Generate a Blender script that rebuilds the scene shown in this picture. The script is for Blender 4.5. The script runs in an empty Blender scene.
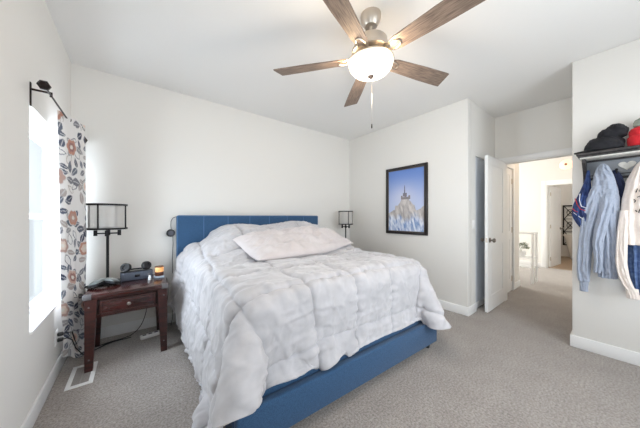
import bpy, bmesh, math, random
import numpy as np
from mathutils import Vector, Matrix
random.seed(7)
S = bpy.context.scene
COL = S.collection
PI = math.pi

# ------------------------------------------------------------------ camera
cam_data = bpy.data.cameras.new('camera')
cam = bpy.data.objects.new('camera', cam_data)
COL.objects.link(cam)
S.camera = cam
cam.location = (0.4915, -3.2971, 1.2492)
cam.rotation_euler = (math.radians(90), 0, -0.6618)
cam_data.sensor_width = 36
cam_data.lens = 237.28 / 640 * 36
cam_data.shift_y = 0.004
cam_data.clip_start = 0.02

# ------------------------------------------------------------------ light
S.view_settings.view_transform = 'Standard'
S.view_settings.look = 'None'
S.view_settings.gamma = 1
S.view_settings.use_curve_mapping = False
S.view_settings.exposure = -0.06
try:
    S.cycles.max_bounces = 10
    S.cycles.diffuse_bounces = 6
    S.cycles.transparent_max_bounces = 12
    S.cycles.sample_clamp_indirect = 6
    S.cycles.use_denoising = True
except Exception:
    pass

world = bpy.data.worlds.new('World')
S.world = world
world.use_nodes = True
bg = world.node_tree.nodes['Background']
bg.inputs[0].default_value = (0.90, 0.95, 1.0, 1)
bg.inputs[1].default_value = 1.0


def window_light(name, loc, rot, sx, sy, power, color=(0.93, 0.96, 1.0)):
    l = bpy.data.lights.new(name, 'AREA')
    l.shape = 'RECTANGLE'
    l.size = sx
    l.size_y = sy
    l.energy = power
    l.color = color
    o = bpy.data.objects.new(name, l)
    o.location = loc
    o.rotation_euler = rot
    COL.objects.link(o)
    return o


# daylight outside the left and hall windows, plus fill at two added ones
window_light('daylight_left', (-0.45, -0.65, 1.35), (0, -PI / 2, 0), 1.7, 1.5, 145, (0.84, 0.92, 1.0))
window_light('fill_left_near', (-0.45, -3.65, 1.35), (0, -PI / 2, 0), 1.7, 1.4, 82, (0.84, 0.92, 1.0))  # fill through an added, unseen second window in the left wall
window_light('fill_rear', (2.35, -4.75, 1.5), (PI / 2, 0, 0), 2.2, 1.7, 104, (0.94, 0.97, 1.0))  # frontal fill from behind the camera, through an added window
window_light('daylight_hall', (7.2, 1.3, 1.5), (-PI / 2, 0, 0), 1.8, 1.8, 195, (1.0, 0.97, 0.92))


def lamp_light(name, loc, power, color, radius=0.06):
    l = bpy.data.lights.new(name, 'POINT')
    l.energy = power
    l.color = color
    l.shadow_soft_size = radius
    o = bpy.data.objects.new(name, l)
    o.location = loc
    COL.objects.link(o)
    return o


# ------------------------------------------------------------------ helpers
def lin(c):
    r = []
    for v in c[:3]:
        v = v / 255.0
        r.append(v / 12.92 if v <= 0.04045 else ((v + 0.055) / 1.055) ** 2.4)
    return (r[0], r[1], r[2], 1.0)


MATS = {}


def mat(name, rgb, rough=0.6, metal=0.0, noise=None, bump=None, emit=None, rgb2=None, stretch=None,
        sheen=0.0, coat=0.0, trans=0.0, alpha=1.0, spec=None):
    """noise=(scale, amount, detail) mixes rgb with rgb2; bump=(scale, strength, distance)"""
    if name in MATS:
        return MATS[name]
    m = bpy.data.materials.new(name)
    m.use_nodes = True
    nt = m.node_tree
    b = nt.nodes['Principled BSDF']
    b.inputs['Base Color'].default_value = lin(rgb)
    b.inputs['Roughness'].default_value = rough
    b.inputs['Metallic'].default_value = metal
    b.inputs['Alpha'].default_value = alpha
    if spec is not None:
        b.inputs['Specular IOR Level'].default_value = spec
    if sheen:
        b.inputs['Sheen Weight'].default_value = sheen
        b.inputs['Sheen Roughness'].default_value = 0.5
    if coat:
        b.inputs['Coat Weight'].default_value = coat
        b.inputs['Coat Roughness'].default_value = 0.15
    if trans:
        b.inputs['Transmission Weight'].default_value = trans
    if emit:
        b.inputs['Emission Color'].default_value = lin(emit[0])
        b.inputs['Emission Strength'].default_value = emit[1]
    tc = nt.nodes.new('ShaderNodeTexCoord')
    src = tc.outputs['Object']
    if stretch:
        mp = nt.nodes.new('ShaderNodeMapping')
        mp.inputs['Scale'].default_value = stretch
        nt.links.new(src, mp.inputs[0])
        src = mp.outputs[0]
    if noise:
        n = nt.nodes.new('ShaderNodeTexNoise')
        n.inputs['Scale'].default_value = noise[0]
        n.inputs['Detail'].default_value = noise[2] if len(noise) > 2 else 3
        nt.links.new(src, n.inputs['Vector'])
        cr = nt.nodes.new('ShaderNodeValToRGB')
        cr.color_ramp.elements[0].position = 0.5 - 0.5 / max(noise[1], 0.01) * 0.25
        cr.color_ramp.elements[1].position = 0.5 + 0.5 / max(noise[1], 0.01) * 0.25
        cr.color_ramp.elements[0].color = lin(rgb)
        cr.color_ramp.elements[1].color = lin(rgb2 or rgb)
        nt.links.new(n.outputs['Fac'], cr.inputs[0])
        nt.links.new(cr.outputs[0], b.inputs['Base Color'])
    if bump:
        n2 = nt.nodes.new('ShaderNodeTexNoise')
        n2.inputs['Scale'].default_value = bump[0]
        n2.inputs['Detail'].default_value = 4
        nt.links.new(src, n2.inputs['Vector'])
        bp = nt.nodes.new('ShaderNodeBump')
        bp.inputs['Strength'].default_value = bump[1]
        bp.inputs['Distance'].default_value = bump[2]
        nt.links.new(n2.outputs['Fac'], bp.inputs['Height'])
        nt.links.new(bp.outputs[0], b.inputs['Normal'])
    MATS[name] = m
    return m


def glass_mat(name, tint=(250, 252, 253), refl=0.08, rough=0.02, milk=0.0):
    """thin pane: mostly clear, with a weak mirror and optional milky diffuse"""
    if name in MATS:
        return MATS[name]
    m = bpy.data.materials.new(name)
    m.use_nodes = True
    nt = m.node_tree
    for n in list(nt.nodes):
        if n.type != 'OUTPUT_MATERIAL':
            nt.nodes.remove(n)
    out = [n for n in nt.nodes if n.type == 'OUTPUT_MATERIAL'][0]
    t = nt.nodes.new('ShaderNodeBsdfTransparent')
    t.inputs[0].default_value = lin(tint)
    g = nt.nodes.new('ShaderNodeBsdfGlossy')
    g.inputs['Roughness'].default_value = rough
    mx = nt.nodes.new('ShaderNodeMixShader')
    mx.inputs[0].default_value = refl
    nt.links.new(t.outputs[0], mx.inputs[1])
    nt.links.new(g.outputs[0], mx.inputs[2])
    last = mx
    if milk:
        d = nt.nodes.new('ShaderNodeBsdfTranslucent')
        d.inputs[0].default_value = (0.85, 0.85, 0.85, 1)
        d2 = nt.nodes.new('ShaderNodeBsdfDiffuse')
        d2.inputs[0].default_value = (0.85, 0.85, 0.85, 1)
        a = nt.nodes.new('ShaderNodeMixShader')
        a.inputs[0].default_value = 0.5
        nt.links.new(d.outputs[0], a.inputs[1])
        nt.links.new(d2.outputs[0], a.inputs[2])
        m2 = nt.nodes.new('ShaderNodeMixShader')
        m2.inputs[0].default_value = milk
        nt.links.new(mx.outputs[0], m2.inputs[1])
        nt.links.new(a.outputs[0], m2.inputs[2])
        last = m2
    nt.links.new(last.outputs[0], out.inputs[0])
    MATS[name] = m
    return m


def vcol_mat(name, rough=0.8, translucent=0.0, bump=None, sheen=0.0):
    if name in MATS:
        return MATS[name]
    m = bpy.data.materials.new(name)
    m.use_nodes = True
    nt = m.node_tree
    b = nt.nodes['Principled BSDF']
    b.inputs['Roughness'].default_value = rough
    if sheen:
        b.inputs['Sheen Weight'].default_value = sheen
    a = nt.nodes.new('ShaderNodeAttribute')
    a.attribute_name = 'Col'
    nt.links.new(a.outputs['Color'], b.inputs['Base Color'])
    if bump:
        n2 = nt.nodes.new('ShaderNodeTexNoise')
        n2.inputs['Scale'].default_value = bump[0]
        bp = nt.nodes.new('ShaderNodeBump')
        bp.inputs['Strength'].default_value = bump[1]
        bp.inputs['Distance'].default_value = bump[2]
        nt.links.new(n2.outputs['Fac'], bp.inputs['Height'])
        nt.links.new(bp.outputs[0], b.inputs['Normal'])
    if translucent:
        out = [n for n in nt.nodes if n.type == 'OUTPUT_MATERIAL'][0]
        tr = nt.nodes.new('ShaderNodeBsdfTranslucent')
        nt.links.new(a.outputs['Color'], tr.inputs[0])
        mx = nt.nodes.new('ShaderNodeMixShader')
        mx.inputs[0].default_value = translucent
        nt.links.new(b.outputs[0], mx.inputs[1])
        nt.links.new(tr.outputs[0], mx.inputs[2])
        nt.links.new(mx.outputs[0], out.inputs[0])
    MATS[name] = m
    return m


class MB:
    """collects shapes, then links them as ONE mesh object"""

    def __init__(self):
        self.v = []
        self.f = []

    def add(self, vs, fs, M=None):
        o = len(self.v)
        if M is not None:
            vs = [M @ Vector(v) for v in vs]
        self.v += [tuple(v) for v in vs]
        self.f += [tuple(i + o for i in f) for f in fs]
        return self

    def bm(self, b, M=None):
        b.verts.index_update()
        self.add([v.co.copy() for v in b.verts], [[v.index for v in f.verts] for f in b.faces], M)
        b.free()
        return self

    def box(self, x0, x1, y0, y1, z0, z1, bevel=0.0, seg=2, M=None):
        b = bmesh.new()
        bmesh.ops.create_cube(b, size=1)
        for v in b.verts:
            v.co = Vector(((x0 + x1) / 2 + v.co.x * (x1 - x0), (y0 + y1) / 2 + v.co.y * (y1 - y0),
                           (z0 + z1) / 2 + v.co.z * (z1 - z0)))
        if bevel:
            bmesh.ops.bevel(b, geom=list(b.edges), offset=bevel, segments=seg, profile=0.5, affect='EDGES')
        return self.bm(b, M)

    def prism(self, pts0, z0, pts1, z1, M=None):
        n = len(pts0)
        vs = [(p[0], p[1], z0) for p in pts0] + [(p[0], p[1], z1) for p in pts1]
        fs = [(i, (i + 1) % n, n + (i + 1) % n, n + i) for i in range(n)]
        fs += [tuple(range(n))[::-1], tuple(range(n, 2 * n))]
        return self.add(vs, fs, M)

    def lathe(self, prof, n=32, M=None, cap=True):
        vs, fs = [], []
        for r, z in prof:
            for k in range(n):
                a = 2 * PI * k / n
                vs.append((r * math.cos(a), r * math.sin(a), z))
        for i in range(len(prof) - 1):
            for k in range(n):
                a, b = i * n + k, i * n + (k + 1) % n
                fs.append((a, b, b + n, a + n))
        if cap:
            if prof[0][0] > 1e-5:
                fs.append(tuple(range(n))[::-1])
            if prof[-1][0] > 1e-5:
                o = (len(prof) - 1) * n
                fs.append(tuple(range(o, o + n)))
        return self.add(vs, fs, M)

    def tube(self, pts, r, n=10, M=None, closed=False):
        P = [Vector(p) for p in pts]
        R = r if isinstance(r, (list, tuple)) else [r] * len(P)
        vs, fs = [], []
        up = Vector((0, 0, 1))
        prev = None
        for i, p in enumerate(P):
            if closed:
                d = P[(i + 1) % len(P)] - P[i - 1]
            else:
                d = P[min(i + 1, len(P) - 1)] - P[max(i - 1, 0)]
            d.normalize()
            if prev is None:
                a = up if abs(d.z) < 0.9 else Vector((1, 0, 0))
                x = d.cross(a).normalized()
            else:
                x = (prev - d * prev.dot(d)).normalized()
            prev = x
            y = d.cross(x)
            for k in range(n):
                t = 2 * PI * k / n
                vs.append(p + (x * math.cos(t) + y * math.sin(t)) * R[i])
        L = len(P)
        for i in range(L if closed else L - 1):
            j = (i + 1) % L
            for k in range(n):
                fs.append((i * n + k, i * n + (k + 1) % n, j * n + (k + 1) % n, j * n + k))
        if not closed:
            fs.append(tuple(range(n))[::-1])
            fs.append(tuple(range((L - 1) * n, L * n)))
        return self.add(vs, fs, M)

    def sphere(self, c, r, M=None, n=24, sc=(1, 1, 1)):
        b = bmesh.new()
        bmesh.ops.create_uvsphere(b, u_segments=n, v_segments=max(8, n // 2), radius=1)
        for v in b.verts:
            v.co = Vector((c[0] + v.co.x * r * sc[0], c[1] + v.co.y * r * sc[1], c[2] + v.co.z * r * sc[2]))
        return self.bm(b, M)

    def build(self, name, m, parent=None, smooth=True, angle=35, label=None):
        me = bpy.data.meshes.new(name)
        me.from_pydata(self.v, [], self.f)
        b = bmesh.new()
        b.from_mesh(me)
        bmesh.ops.recalc_face_normals(b, faces=list(b.faces))
        b.to_mesh(me)
        b.free()
        me.materials.append(m)
        if smooth:
            me.shade_smooth()
            try:
                me.set_sharp_from_angle(angle=math.radians(angle))
            except Exception:
                pass
        o = bpy.data.objects.new(name, me)
        COL.objects.link(o)
        if parent is not None:
            o.parent = parent
        if label:
            o['label'] = label
        return o


def thing(name, label, cat, loc=(0, 0, 0), rz=0.0, group=None):
    o = bpy.data.objects.new(name, None)
    o.empty_display_size = 0.1
    COL.objects.link(o)
    o.location = loc
    o.rotation_euler = (0, 0, rz)
    o['label'] = label
    o['category'] = cat
    if group:
        o['group'] = group
    return o


def tag(o, label, cat, group=None, kind=None):
    o['label'] = label
    o['category'] = cat
    if group:
        o['group'] = group
    if kind:
        o['kind'] = kind
    return o


def struct(o, label=None):
    o['kind'] = 'structure'
    if label:
        o['label'] = label
    return o


def rect_bar_frame(mb, y0, y1, z0, z1, w, x0, x1, bevel=0.0):
    """frame of four bars lying in the YZ plane"""
    mb.box(x0, x1, y0, y0 + w, z0, z1, bevel)
    mb.box(x0, x1, y1 - w, y1, z0, z1, bevel)
    mb.box(x0, x1, y0 + w, y1 - w, z0, z0 + w, bevel)
    mb.box(x0, x1, y0 + w, y1 - w, z1 - w, z1, bevel)


# value noise ---------------------------------------------------------------
_rs = np.random.RandomState(3)
_T = _rs.rand(256, 256)


def vnoise(x, y):
    x = np.asarray(x, float)
    y = np.asarray(y, float)
    xi = np.floor(x).astype(int)
    yi = np.floor(y).astype(int)
    fx, fy = x - xi, y - yi
    fx = fx * fx * fx * (fx * (fx * 6 - 15) + 10)
    fy = fy * fy * fy * (fy * (fy * 6 - 15) + 10)
    a = _T[xi % 256, yi % 256]
    b = _T[(xi + 1) % 256, yi % 256]
    c = _T[xi % 256, (yi + 1) % 256]
    d = _T[(xi + 1) % 256, (yi + 1) % 256]
    return ((a * (1 - fx) + b * fx) * (1 - fy) + (c * (1 - fx) + d * fx) * fy) * 2 - 1


def fbm(x, y, o=4):
    r = 0
    a = 1.0
    for i in range(o):
        r = r + a * vnoise(x * 2 ** i + 17 * i, y * 2 ** i + 31 * i)
        a *= 0.5
    return r


def sstep(e0, e1, x):
    t = np.clip((x - e0) / (e1 - e0), 0, 1)
    return t * t * (3 - 2 * t)


def grid_object(name, X, Y, Z, m, parent=None, colors=None, solid=0.0, wrap=False):
    nu, nv = X.shape
    V = np.stack([X, Y, Z], -1).reshape(-1, 3)
    i = np.arange(nu - 1)[:, None]
    jn = nv if wrap else nv - 1
    j = np.arange(jn)[None, :]
    j1 = (j + 1) % nv
    F = np.stack([i * nv + j, (i + 1) * nv + j, (i + 1) * nv + j1, i * nv + j1], -1).reshape(-1, 4)
    me = bpy.data.meshes.new(name)
    me.from_pydata(V.tolist(), [], F.tolist())
    if colors is not None:
        at = me.color_attributes.new('Col', 'FLOAT_COLOR', 'POINT')
        c = np.ones((nu * nv, 4), np.float32)
        c[:, :3] = colors.reshape(-1, 3)
        at.data.foreach_set('color', c.ravel())
    me.materials.append(m)
    me.shade_smooth()
    o = bpy.data.objects.new(name, me)
    COL.objects.link(o)
    if parent is not None:
        o.parent = parent
    if solid:
        s = o.modifiers.new('thickness', 'SOLIDIFY')
        s.thickness = solid
        s.offset = 0
    return o


def linarr(rgb):
    return np.array(lin(rgb)[:3])


# ------------------------------------------------------------------ materials
M_wall = mat('painted_wall', (229, 227, 223), 0.85, bump=(160, 0.12, 0.002))
M_ceil = mat('painted_ceiling', (235, 234, 232), 0.9, bump=(90, 0.25, 0.003))
M_trim = mat('white_trim', (238, 238, 238), 0.45)
M_door = mat('white_door_paint', (240, 240, 240), 0.4)
M_vinyl = mat('white_vinyl', (244, 245, 247), 0.4)
M_blackmetal = mat('black_metal', (30, 29, 31), 0.45, 0.6)
M_knob = mat('satin_nickel_knob', (140, 132, 126), 0.3, 1.0)
M_bronze = mat('dark_bronze', (42, 34, 32), 0.4, 0.7)
M_nickel = mat('brushed_nickel', (206, 196, 184), 0.36, 1.0)
M_plate = mat('white_plastic', (240, 240, 240), 0.35)
M_blackplastic = mat('black_plastic', (24, 25, 28), 0.4)
M_cord = mat('black_cord', (22, 22, 26), 0.55)
M_bluefab = mat('blue_upholstery', (32, 64, 100), 0.9, noise=(260, 0.6, 2), rgb2=(52, 92, 130), bump=(420, 0.5, 0.002), sheen=0.2)
M_blueseam = mat('blue_upholstery_piping', (88, 122, 160), 0.9)
M_mattress = mat('white_mattress', (225, 225, 225), 0.9)
M_pane = glass_mat('window_glass')


def carpet_material():
    m = bpy.data.materials.new('carpet')
    m.use_nodes = True
    nt = m.node_tree
    b = nt.nodes['Principled BSDF']
    b.inputs['Roughness'].default_value = 1.0
    b.inputs['Specular IOR Level'].default_value = 0.1
    b.inputs['Sheen Weight'].default_value = 0.25
    tc = nt.nodes.new('ShaderNodeTexCoord')
    n = nt.nodes.new('ShaderNodeTexNoise')
    n.inputs['Scale'].default_value = 75
    n.inputs['Detail'].default_value = 5
    n.inputs['Roughness'].default_value = 0.75
    nt.links.new(tc.outputs['Object'], n.inputs['Vector'])
    cr = nt.nodes.new('ShaderNodeValToRGB')
    cr.color_ramp.elements[0].position = 0.32
    cr.color_ramp.elements[1].position = 0.68
    cr.color_ramp.elements[0].color = lin((118, 111, 107))
    cr.color_ramp.elements[1].color = lin((196, 188, 182))
    nt.links.new(n.outputs['Fac'], cr.inputs[0])
    n3 = nt.nodes.new('ShaderNodeTexNoise')
    n3.inputs['Scale'].default_value = 5
    n3.inputs['Detail'].default_value = 3
    nt.links.new(tc.outputs['Object'], n3.inputs['Vector'])
    cr3 = nt.nodes.new('ShaderNodeValToRGB')
    cr3.color_ramp.elements[0].position = 0.3
    cr3.color_ramp.elements[1].position = 0.7
    cr3.color_ramp.elements[0].color = (0.87, 0.86, 0.85, 1)
    cr3.color_ramp.elements[1].color = (1.0, 1.0, 1.0, 1)
    nt.links.new(n3.outputs['Fac'], cr3.inputs[0])
    mx = nt.nodes.new('ShaderNodeMix')
    mx.data_type = 'RGBA'
    mx.blend_type = 'MULTIPLY'
    mx.inputs[0].default_value = 1
    nt.links.new(cr.outputs[0], mx.inputs[6])
    nt.links.new(cr3.outputs[0], mx.inputs[7])
    nt.links.new(mx.outputs[2], b.inputs['Base Color'])
    bp = nt.nodes.new('ShaderNodeBump')
    bp.inputs['Strength'].default_value = 0.8
    bp.inputs['Distance'].default_value = 0.01
    nt.links.new(n.outputs['Fac'], bp.inputs['Height'])
    nt.links.new(bp.outputs[0], b.inputs['Normal'])
    return m


M_carpet = carpet_material()

# ------------------------------------------------------------------ shell
H = 2.74
A = 3.787      # wall with the picture
A3 = 3.82      # wall with the coat rack
A2 = 4.79      # wall with the entry door
B1 = -2.0875
B2 = -2.986
YR = -4.28     # wall behind the camera
struct(MB().box(-0.12, 11.2, -4.4, 1.1, -0.1, 0.0).build('floor', M_carpet, smooth=False),
       'grey beige carpet through the bedroom and hall')
struct(MB().box(-0.12, 11.2, -4.4, 1.1, H, H + 0.1).build('ceiling', M_ceil, smooth=False))

# left wall with its window and a second one added for light
W1 = (-1.145, -0.17, 0.55, 1.915)
W2 = (-4.10, -3.42, 0.55, 1.915)
T = 0.14
mb = MB()
mb.box(-T, 0, YR - 0.1, 0.1, 0, 0.55)
mb.box(-T, 0, YR - 0.1, 0.1, 1.915, H)
mb.box(-T, 0, YR - 0.1, W2[0], 0.55, 1.915)
mb.box(-T, 0, W2[1], W1[0], 0.55, 1.915)
mb.box(-T, 0, W1[1], 0.1, 0.55, 1.915)
struct(mb.build('wall_left', M_wall, smooth=False))
struct(MB().box(0, A, 0, 0.1, 0, H).build('wall_back', M_wall, smooth=False))
# rear wall with an opening for the added window
mb = MB()
mb.box(0, A3 + 0.1, YR - 0.12, YR, 0, 0.7)
mb.box(0, A3 + 0.1, YR - 0.12, YR, 2.1, H)
mb.box(0, 1.4, YR - 0.12, YR, 0.7, 2.1)
mb.box(3.3, A3 + 0.1, YR - 0.12, YR, 0.7, 2.1)
struct(mb.build('wall_rear', M_wall, smooth=False))
struct(MB().box(A, A + 0.1, B1, 0.1, 0, H, 0.008).build('wall_right', M_wall))
mb = MB()
mb.box(A + 0.1, 4.036, B1, B1 + 0.1, 0, H)
mb.box(4.72, A2, B1, B1 + 0.1, 0, H)
mb.box(4.036, 4.72, B1, B1 + 0.1, 2.055, H)
struct(mb.build('wall_closet_side', M_wall, smooth=False))
M_closet = mat('closet_door_paint', (226, 230, 236), 0.6)
cd = bpy.data.objects.new('door_4', None)
COL.objects.link(cd)
cd.location = (4.378, B1 + 0.028, 0)
struct(cd, 'flat closet door set back in the wall behind the open bedroom door')
MB().box(-0.341, 0.341, -0.0, 0.024, 0.012, 2.054).build('door_leaf', M_closet, cd, smooth=False)
MB().box(-0.341, 0.341, -0.012, -0.0005, 0.012, 0.09, 0.002).build('kick_board', M_trim, cd)
DY0, DY1, DH = -2.94, -2.2, 2.045
mb = MB()
mb.box(A2, A2 + 0.11, DY1, B1 + 0.1, 0, H)
mb.box(A2, A2 + 0.11, B2 - 0.1, DY0, 0, H)
mb.box(A2, A2 + 0.11, DY0, DY1, DH, H)
struct(mb.build('wall_entry', M_wall, smooth=False))
struct(MB().box(A3, A3 + 0.1, YR, B2, 0, H, 0.008).build('wall_coat_rack_side', M_wall))
struct(MB().box(A3 + 0.1, A2, B2 - 0.1, B2, 0, H).build('wall_entry_side', M_wall, smooth=False))


def base(name, x0, x1, y0, y1, h=0.11):
    m = MB()
    m.box(x0, x1, y0, y1, 0, h, 0.004)
    return struct(m.build(name, M_trim))


bt = 0.014
base('baseboard_left', 0, bt, YR, -bt)
base('baseboard_back', 0, A - bt, -bt, 0)
base('baseboard_right', A - bt, A, B1 - bt, 0)
base('baseboard_closet_side', A, 4.036, B1 - bt, B1)
base('baseboard_coat_wall', A3 - bt, A3, YR, B2 + bt)
base('baseboard_entry_side', A3, A2, B2, B2 + bt)
base('baseboard_rear', bt, A3 - bt, YR, YR + bt)

# entry door casing
mb = MB()
mb.box(A2 - 0.018, A2 - 0.001, DY1 - 0.005, DY1 + 0.06, 0, DH + 0.065, 0.004)
mb.box(A2 - 0.018, A2 - 0.001, B2 + 0.002, DY0 + 0.005, 0, DH + 0.065, 0.004)
mb.box(A2 - 0.018, A2 - 0.001, DY0 + 0.005, DY1 - 0.005, DH - 0.005, DH + 0.065, 0.004)
mb.box(A2 + 0.0, A2 + 0.112, DY1 - 0.016, DY1 - 0.001, 0, DH - 0.001)
mb.box(A2 + 0.0, A2 + 0.112, DY0 + 0.001, DY0 + 0.016, 0, DH - 0.001)
mb.box(A2 + 0.0, A2 + 0.112, DY0 + 0.016, DY1 - 0.016, DH - 0.018, DH - 0.002)
struct(mb.build('trim_1', M_trim), 'white casing around the entry door opening')


def window(name, w, x_out, deep, meeting=1.252):
    """double hung vinyl window set back in the left wall"""
    y0, y1, z0, z1 = w
    t = bpy.data.objects.new(name, None)
    COL.objects.link(t)
    t.location = (-deep, (y0 + y1) / 2, z0)
    struct(t)
    f = MB()
    hy = (y1 - y0) / 2
    h = z1 - z0
    rect_bar_frame(f, -hy + .002, hy - .002, 0.002, h - .002, 0.045, -0.045, 0.0, 0.004)
    f.build('window_frame', M_vinyl, t)
    s = MB()
    zm = meeting - z0
    rect_bar_frame(s, -hy + .045, hy - .045, 0.045, zm + 0.02, 0.035, -0.02, -0.002, 0.003)
    s.build('lower_sash', M_vinyl, t)
    s = MB()
    rect_bar_frame(s, -hy + .045, hy - .045, zm - 0.02, h - 0.045, 0.035, -0.042, -0.0215, 0.003)
    s.build('upper_sash', M_vinyl, t)
    g = MB()
    g.box(-0.013, -0.009, -hy + .08, hy - .08, 0.08, zm - 0.015)
    g.box(-0.034, -0.030, -hy + .08, hy - .08, zm + 0.015, h - 0.08)
    g.build('glass_pane', M_pane, t)
    l = MB()
    l.box(-0.002, 0.012, -0.03, 0.03, zm - 0.01, zm + 0.012, 0.003)
    l.build('sash_lock', M_vinyl, t)
    return t


window('window_1', W1, -T, 0.088)
window('added_window_left', W2, -T, 0.088)  # unseen second window, added to let in more daylight
# white painted sill boards
mb = MB()
mb.box(-0.088, 0.012, W1[0] + .002, W1[1] - .002, 0.551, 0.568, 0.003)
struct(mb.build('trim_2', M_trim), 'white sill of the left window')
# unseen rear window, added to give soft frontal light
t = bpy.data.objects.new('added_window_rear', None)
COL.objects.link(t)
t.location = (2.35, YR - 0.06, 0.7)
t.rotation_euler = (0, 0, PI / 2)
struct(t)
f = MB()
rect_bar_frame(f, -0.948, 0.948, 0.002, 1.398, 0.05, -0.025, 0.025, 0.004)
f.box(-0.025, 0.025, -0.025, 0.025, 0.05, 1.35)
f.build('window_frame', M_vinyl, t)
MB().box(-0.003, 0.003, -0.9, -0.025, 0.05, 1.35).build('glass_pane', M_pane, t)
MB().box(-0.003, 0.003, 0.025, 0.9, 0.05, 1.35).build('glass_pane', M_pane, t)


# ------------------------------------------------------------------ doors
def door_leaf(name, width, height, loc, rz, knob=True, hinges=-1, panels='two', kz=0.93):
    """leaf runs from the hinge (x=0) to x=width; thickness along y"""
    t = bpy.data.objects.new(name, None)
    COL.objects.link(t)
    t.location = loc
    t.rotation_euler = (0, 0, rz)
    struct(t)
    th = 0.035
    d = MB()
    b = 0.11
    d.box(0, width, -th / 2 + 0.006, th / 2 - 0.006, 0, height)
    rails = [0.0, 0.2, 0.86, 1.0, height - b, height] if panels == 'two' else \
        [0.0, 0.18, 0.60, 0.68, 1.06, 1.14, 1.52, 1.60, height - b, height]
    for sy in (-1, 1):
        ya, yb = (th / 2 - 0.006, th / 2) if sy > 0 else (-th / 2, -th / 2 + 0.006)
        d.box(0, b, ya, yb, 0, height)
        d.box(width - b, width, ya, yb, 0, height)
        for i in range(0, len(rails), 2):
            d.box(b, width - b, ya, yb, rails[i], rails[i + 1])
        for i in range(1, len(rails) - 1, 2):
            z0, z1 = rails[i] + 0.03, rails[i + 1] - 0.03
            yc = (ya if sy > 0 else yb)
            d.box(b + 0.03, width - b - 0.03, min(yc, yc + sy * 0.003), max(yc, yc + sy * 0.003), z0, z1)
    d.build('door_leaf', M_door, t, smooth=False)
    if knob:
        for sy in (-1, 1):
            k = MB()
            Mx = Matrix.Translation((width - 0.062, sy * th / 2, kz)) @ Matrix.Rotation(-sy * PI / 2, 4, 'X')
            k.lathe([(0.032, 0), (0.032, 0.006), (0.026, 0.010), (0.011, 0.013), (0.011, 0.03), (0.020, 0.034),
                     (0.028, 0.045), (0.028, 0.056), (0.020, 0.064), (0.0, 0.066)], 24, Mx)
            k.build('door_knob', M_knob, t)
        MB().box(width - 0.003, width + 0.001, -0.012, 0.012, kz - 0.028, kz + 0.028).build('latch_plate', M_nickel, t)
    if hinges:
        for z in (0.2, height / 2, height - 0.2):
            g = MB()
            g.lathe([(0.007, z - 0.045), (0.007, z + 0.045)], 12, Matrix.Translation((-0.004, hinges * th / 2, 0)))
            g.box(-0.012, 0.03, *sorted((hinges * (th / 2 + 0.003), hinges * th / 2)), z - 0.045, z + 0.045)
            g.build('hinge', M_nickel, t)
    return t


door_leaf('door_1', 0.715, 2.03, (A2 - 0.005, -2.2, 0.012), PI, panels='two')['label'] = \
    'open white bedroom door standing against the closet wall'

# ------------------------------------------------------------------ hall and bathroom
HN = -2.13
mb = MB()
mb.box(A2 + 0.11, 5.03, HN, HN + 0.1, 0, H)
mb.box(5.53, 5.95, HN, HN + 0.1, 0, H)
mb.box(5.03, 5.53, HN, HN + 0.1, 2.05, H)
mb.box(5.85, 5.95, HN + 0.1, 1.0, 0, H)
struct(mb.build('wall_hall_left', M_wall, smooth=False))
struct(MB().box(A2 + 0.11, 8.4, -3.2, -3.1, 0, H).build('wall_hall_right', M_wall, smooth=False))
mb = MB()
mb.box(5.95, 6.3, 1.0, 1.1, 0, H)
mb.box(8.1, 8.4, 1.0, 1.1, 0, H)
mb.box(6.3, 8.1, 1.0, 1.1, 0, 0.5)
mb.box(6.3, 8.1, 1.0, 1.1, 2.3, H)
struct(mb.build('wall_hall_north', M_wall, smooth=False))
t = bpy.data.objects.new('window_4', None)
COL.objects.link(t)
t.location = (7.2, 1.05, 0.5)
t.rotation_euler = (0, 0, PI / 2)
struct(t)
f = MB()
rect_bar_frame(f, -0.898, 0.898, 0.002, 1.798, 0.05, -0.025, 0.025, 0.004)
f.build('window_frame', M_vinyl, t)
MB().box(-0.003, 0.003, -0.85, 0.85, 0.05, 1.75).build('glass_pane', M_pane, t)

FX = 8.4
FY0, FY1, FZ = -2.92, -2.13, 2.01
mb = MB()
mb.box(FX, FX + 0.11, FY1, 1.1, 0, H)
mb.box(FX, FX + 0.11, -3.2, FY0, 0, H)
mb.box(FX, FX + 0.11, FY0, FY1, FZ, H)
struct(mb.build('wall_hall_end', M_wall, smooth=False))
mb = MB()
mb.box(FX - 0.018, FX - 0.001, FY1 - 0.005, FY1 + 0.09, 0, FZ + 0.11, 0.004)
mb.box(FX - 0.018, FX - 0.001, FY0 - 0.09, FY0 + 0.005, 0, FZ + 0.11, 0.004)
mb.box(FX - 0.018, FX - 0.001, FY0 + 0.005, FY1 - 0.005, FZ - 0.005, FZ + 0.11, 0.004)
mb.box(FX, FX + 0.112, FY1 - 0.016, FY1 - 0.001, 0, FZ - 0.001)
mb.box(FX, FX + 0.112, FY0 + 0.001, FY0 + 0.016, 0, FZ - 0.001)
struct(mb.build('trim_3', M_trim), 'white casing around the bathroom door')
base('baseboard_hall_end', FX - bt, FX, FY1 + 0.09, 1.0)
base('baseboard_hall_left', 5.63, 5.95, HN - bt, HN)
mb = MB()
mb.box(5.525, 5.61, HN - 0.018, HN - 0.001, 0, 2.13, 0.004)
mb.box(4.93, 5.035, HN - 0.018, HN - 0.001, 0, 2.13, 0.004)
mb.box(5.035, 5.525, HN - 0.018, HN - 0.001, 2.045, 2.13, 0.004)
mb.box(5.515, 5.529, HN, HN + 0.1, 0, 2.049)
struct(mb.build('trim_4', M_trim), 'white casing of the hall closet door')
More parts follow.
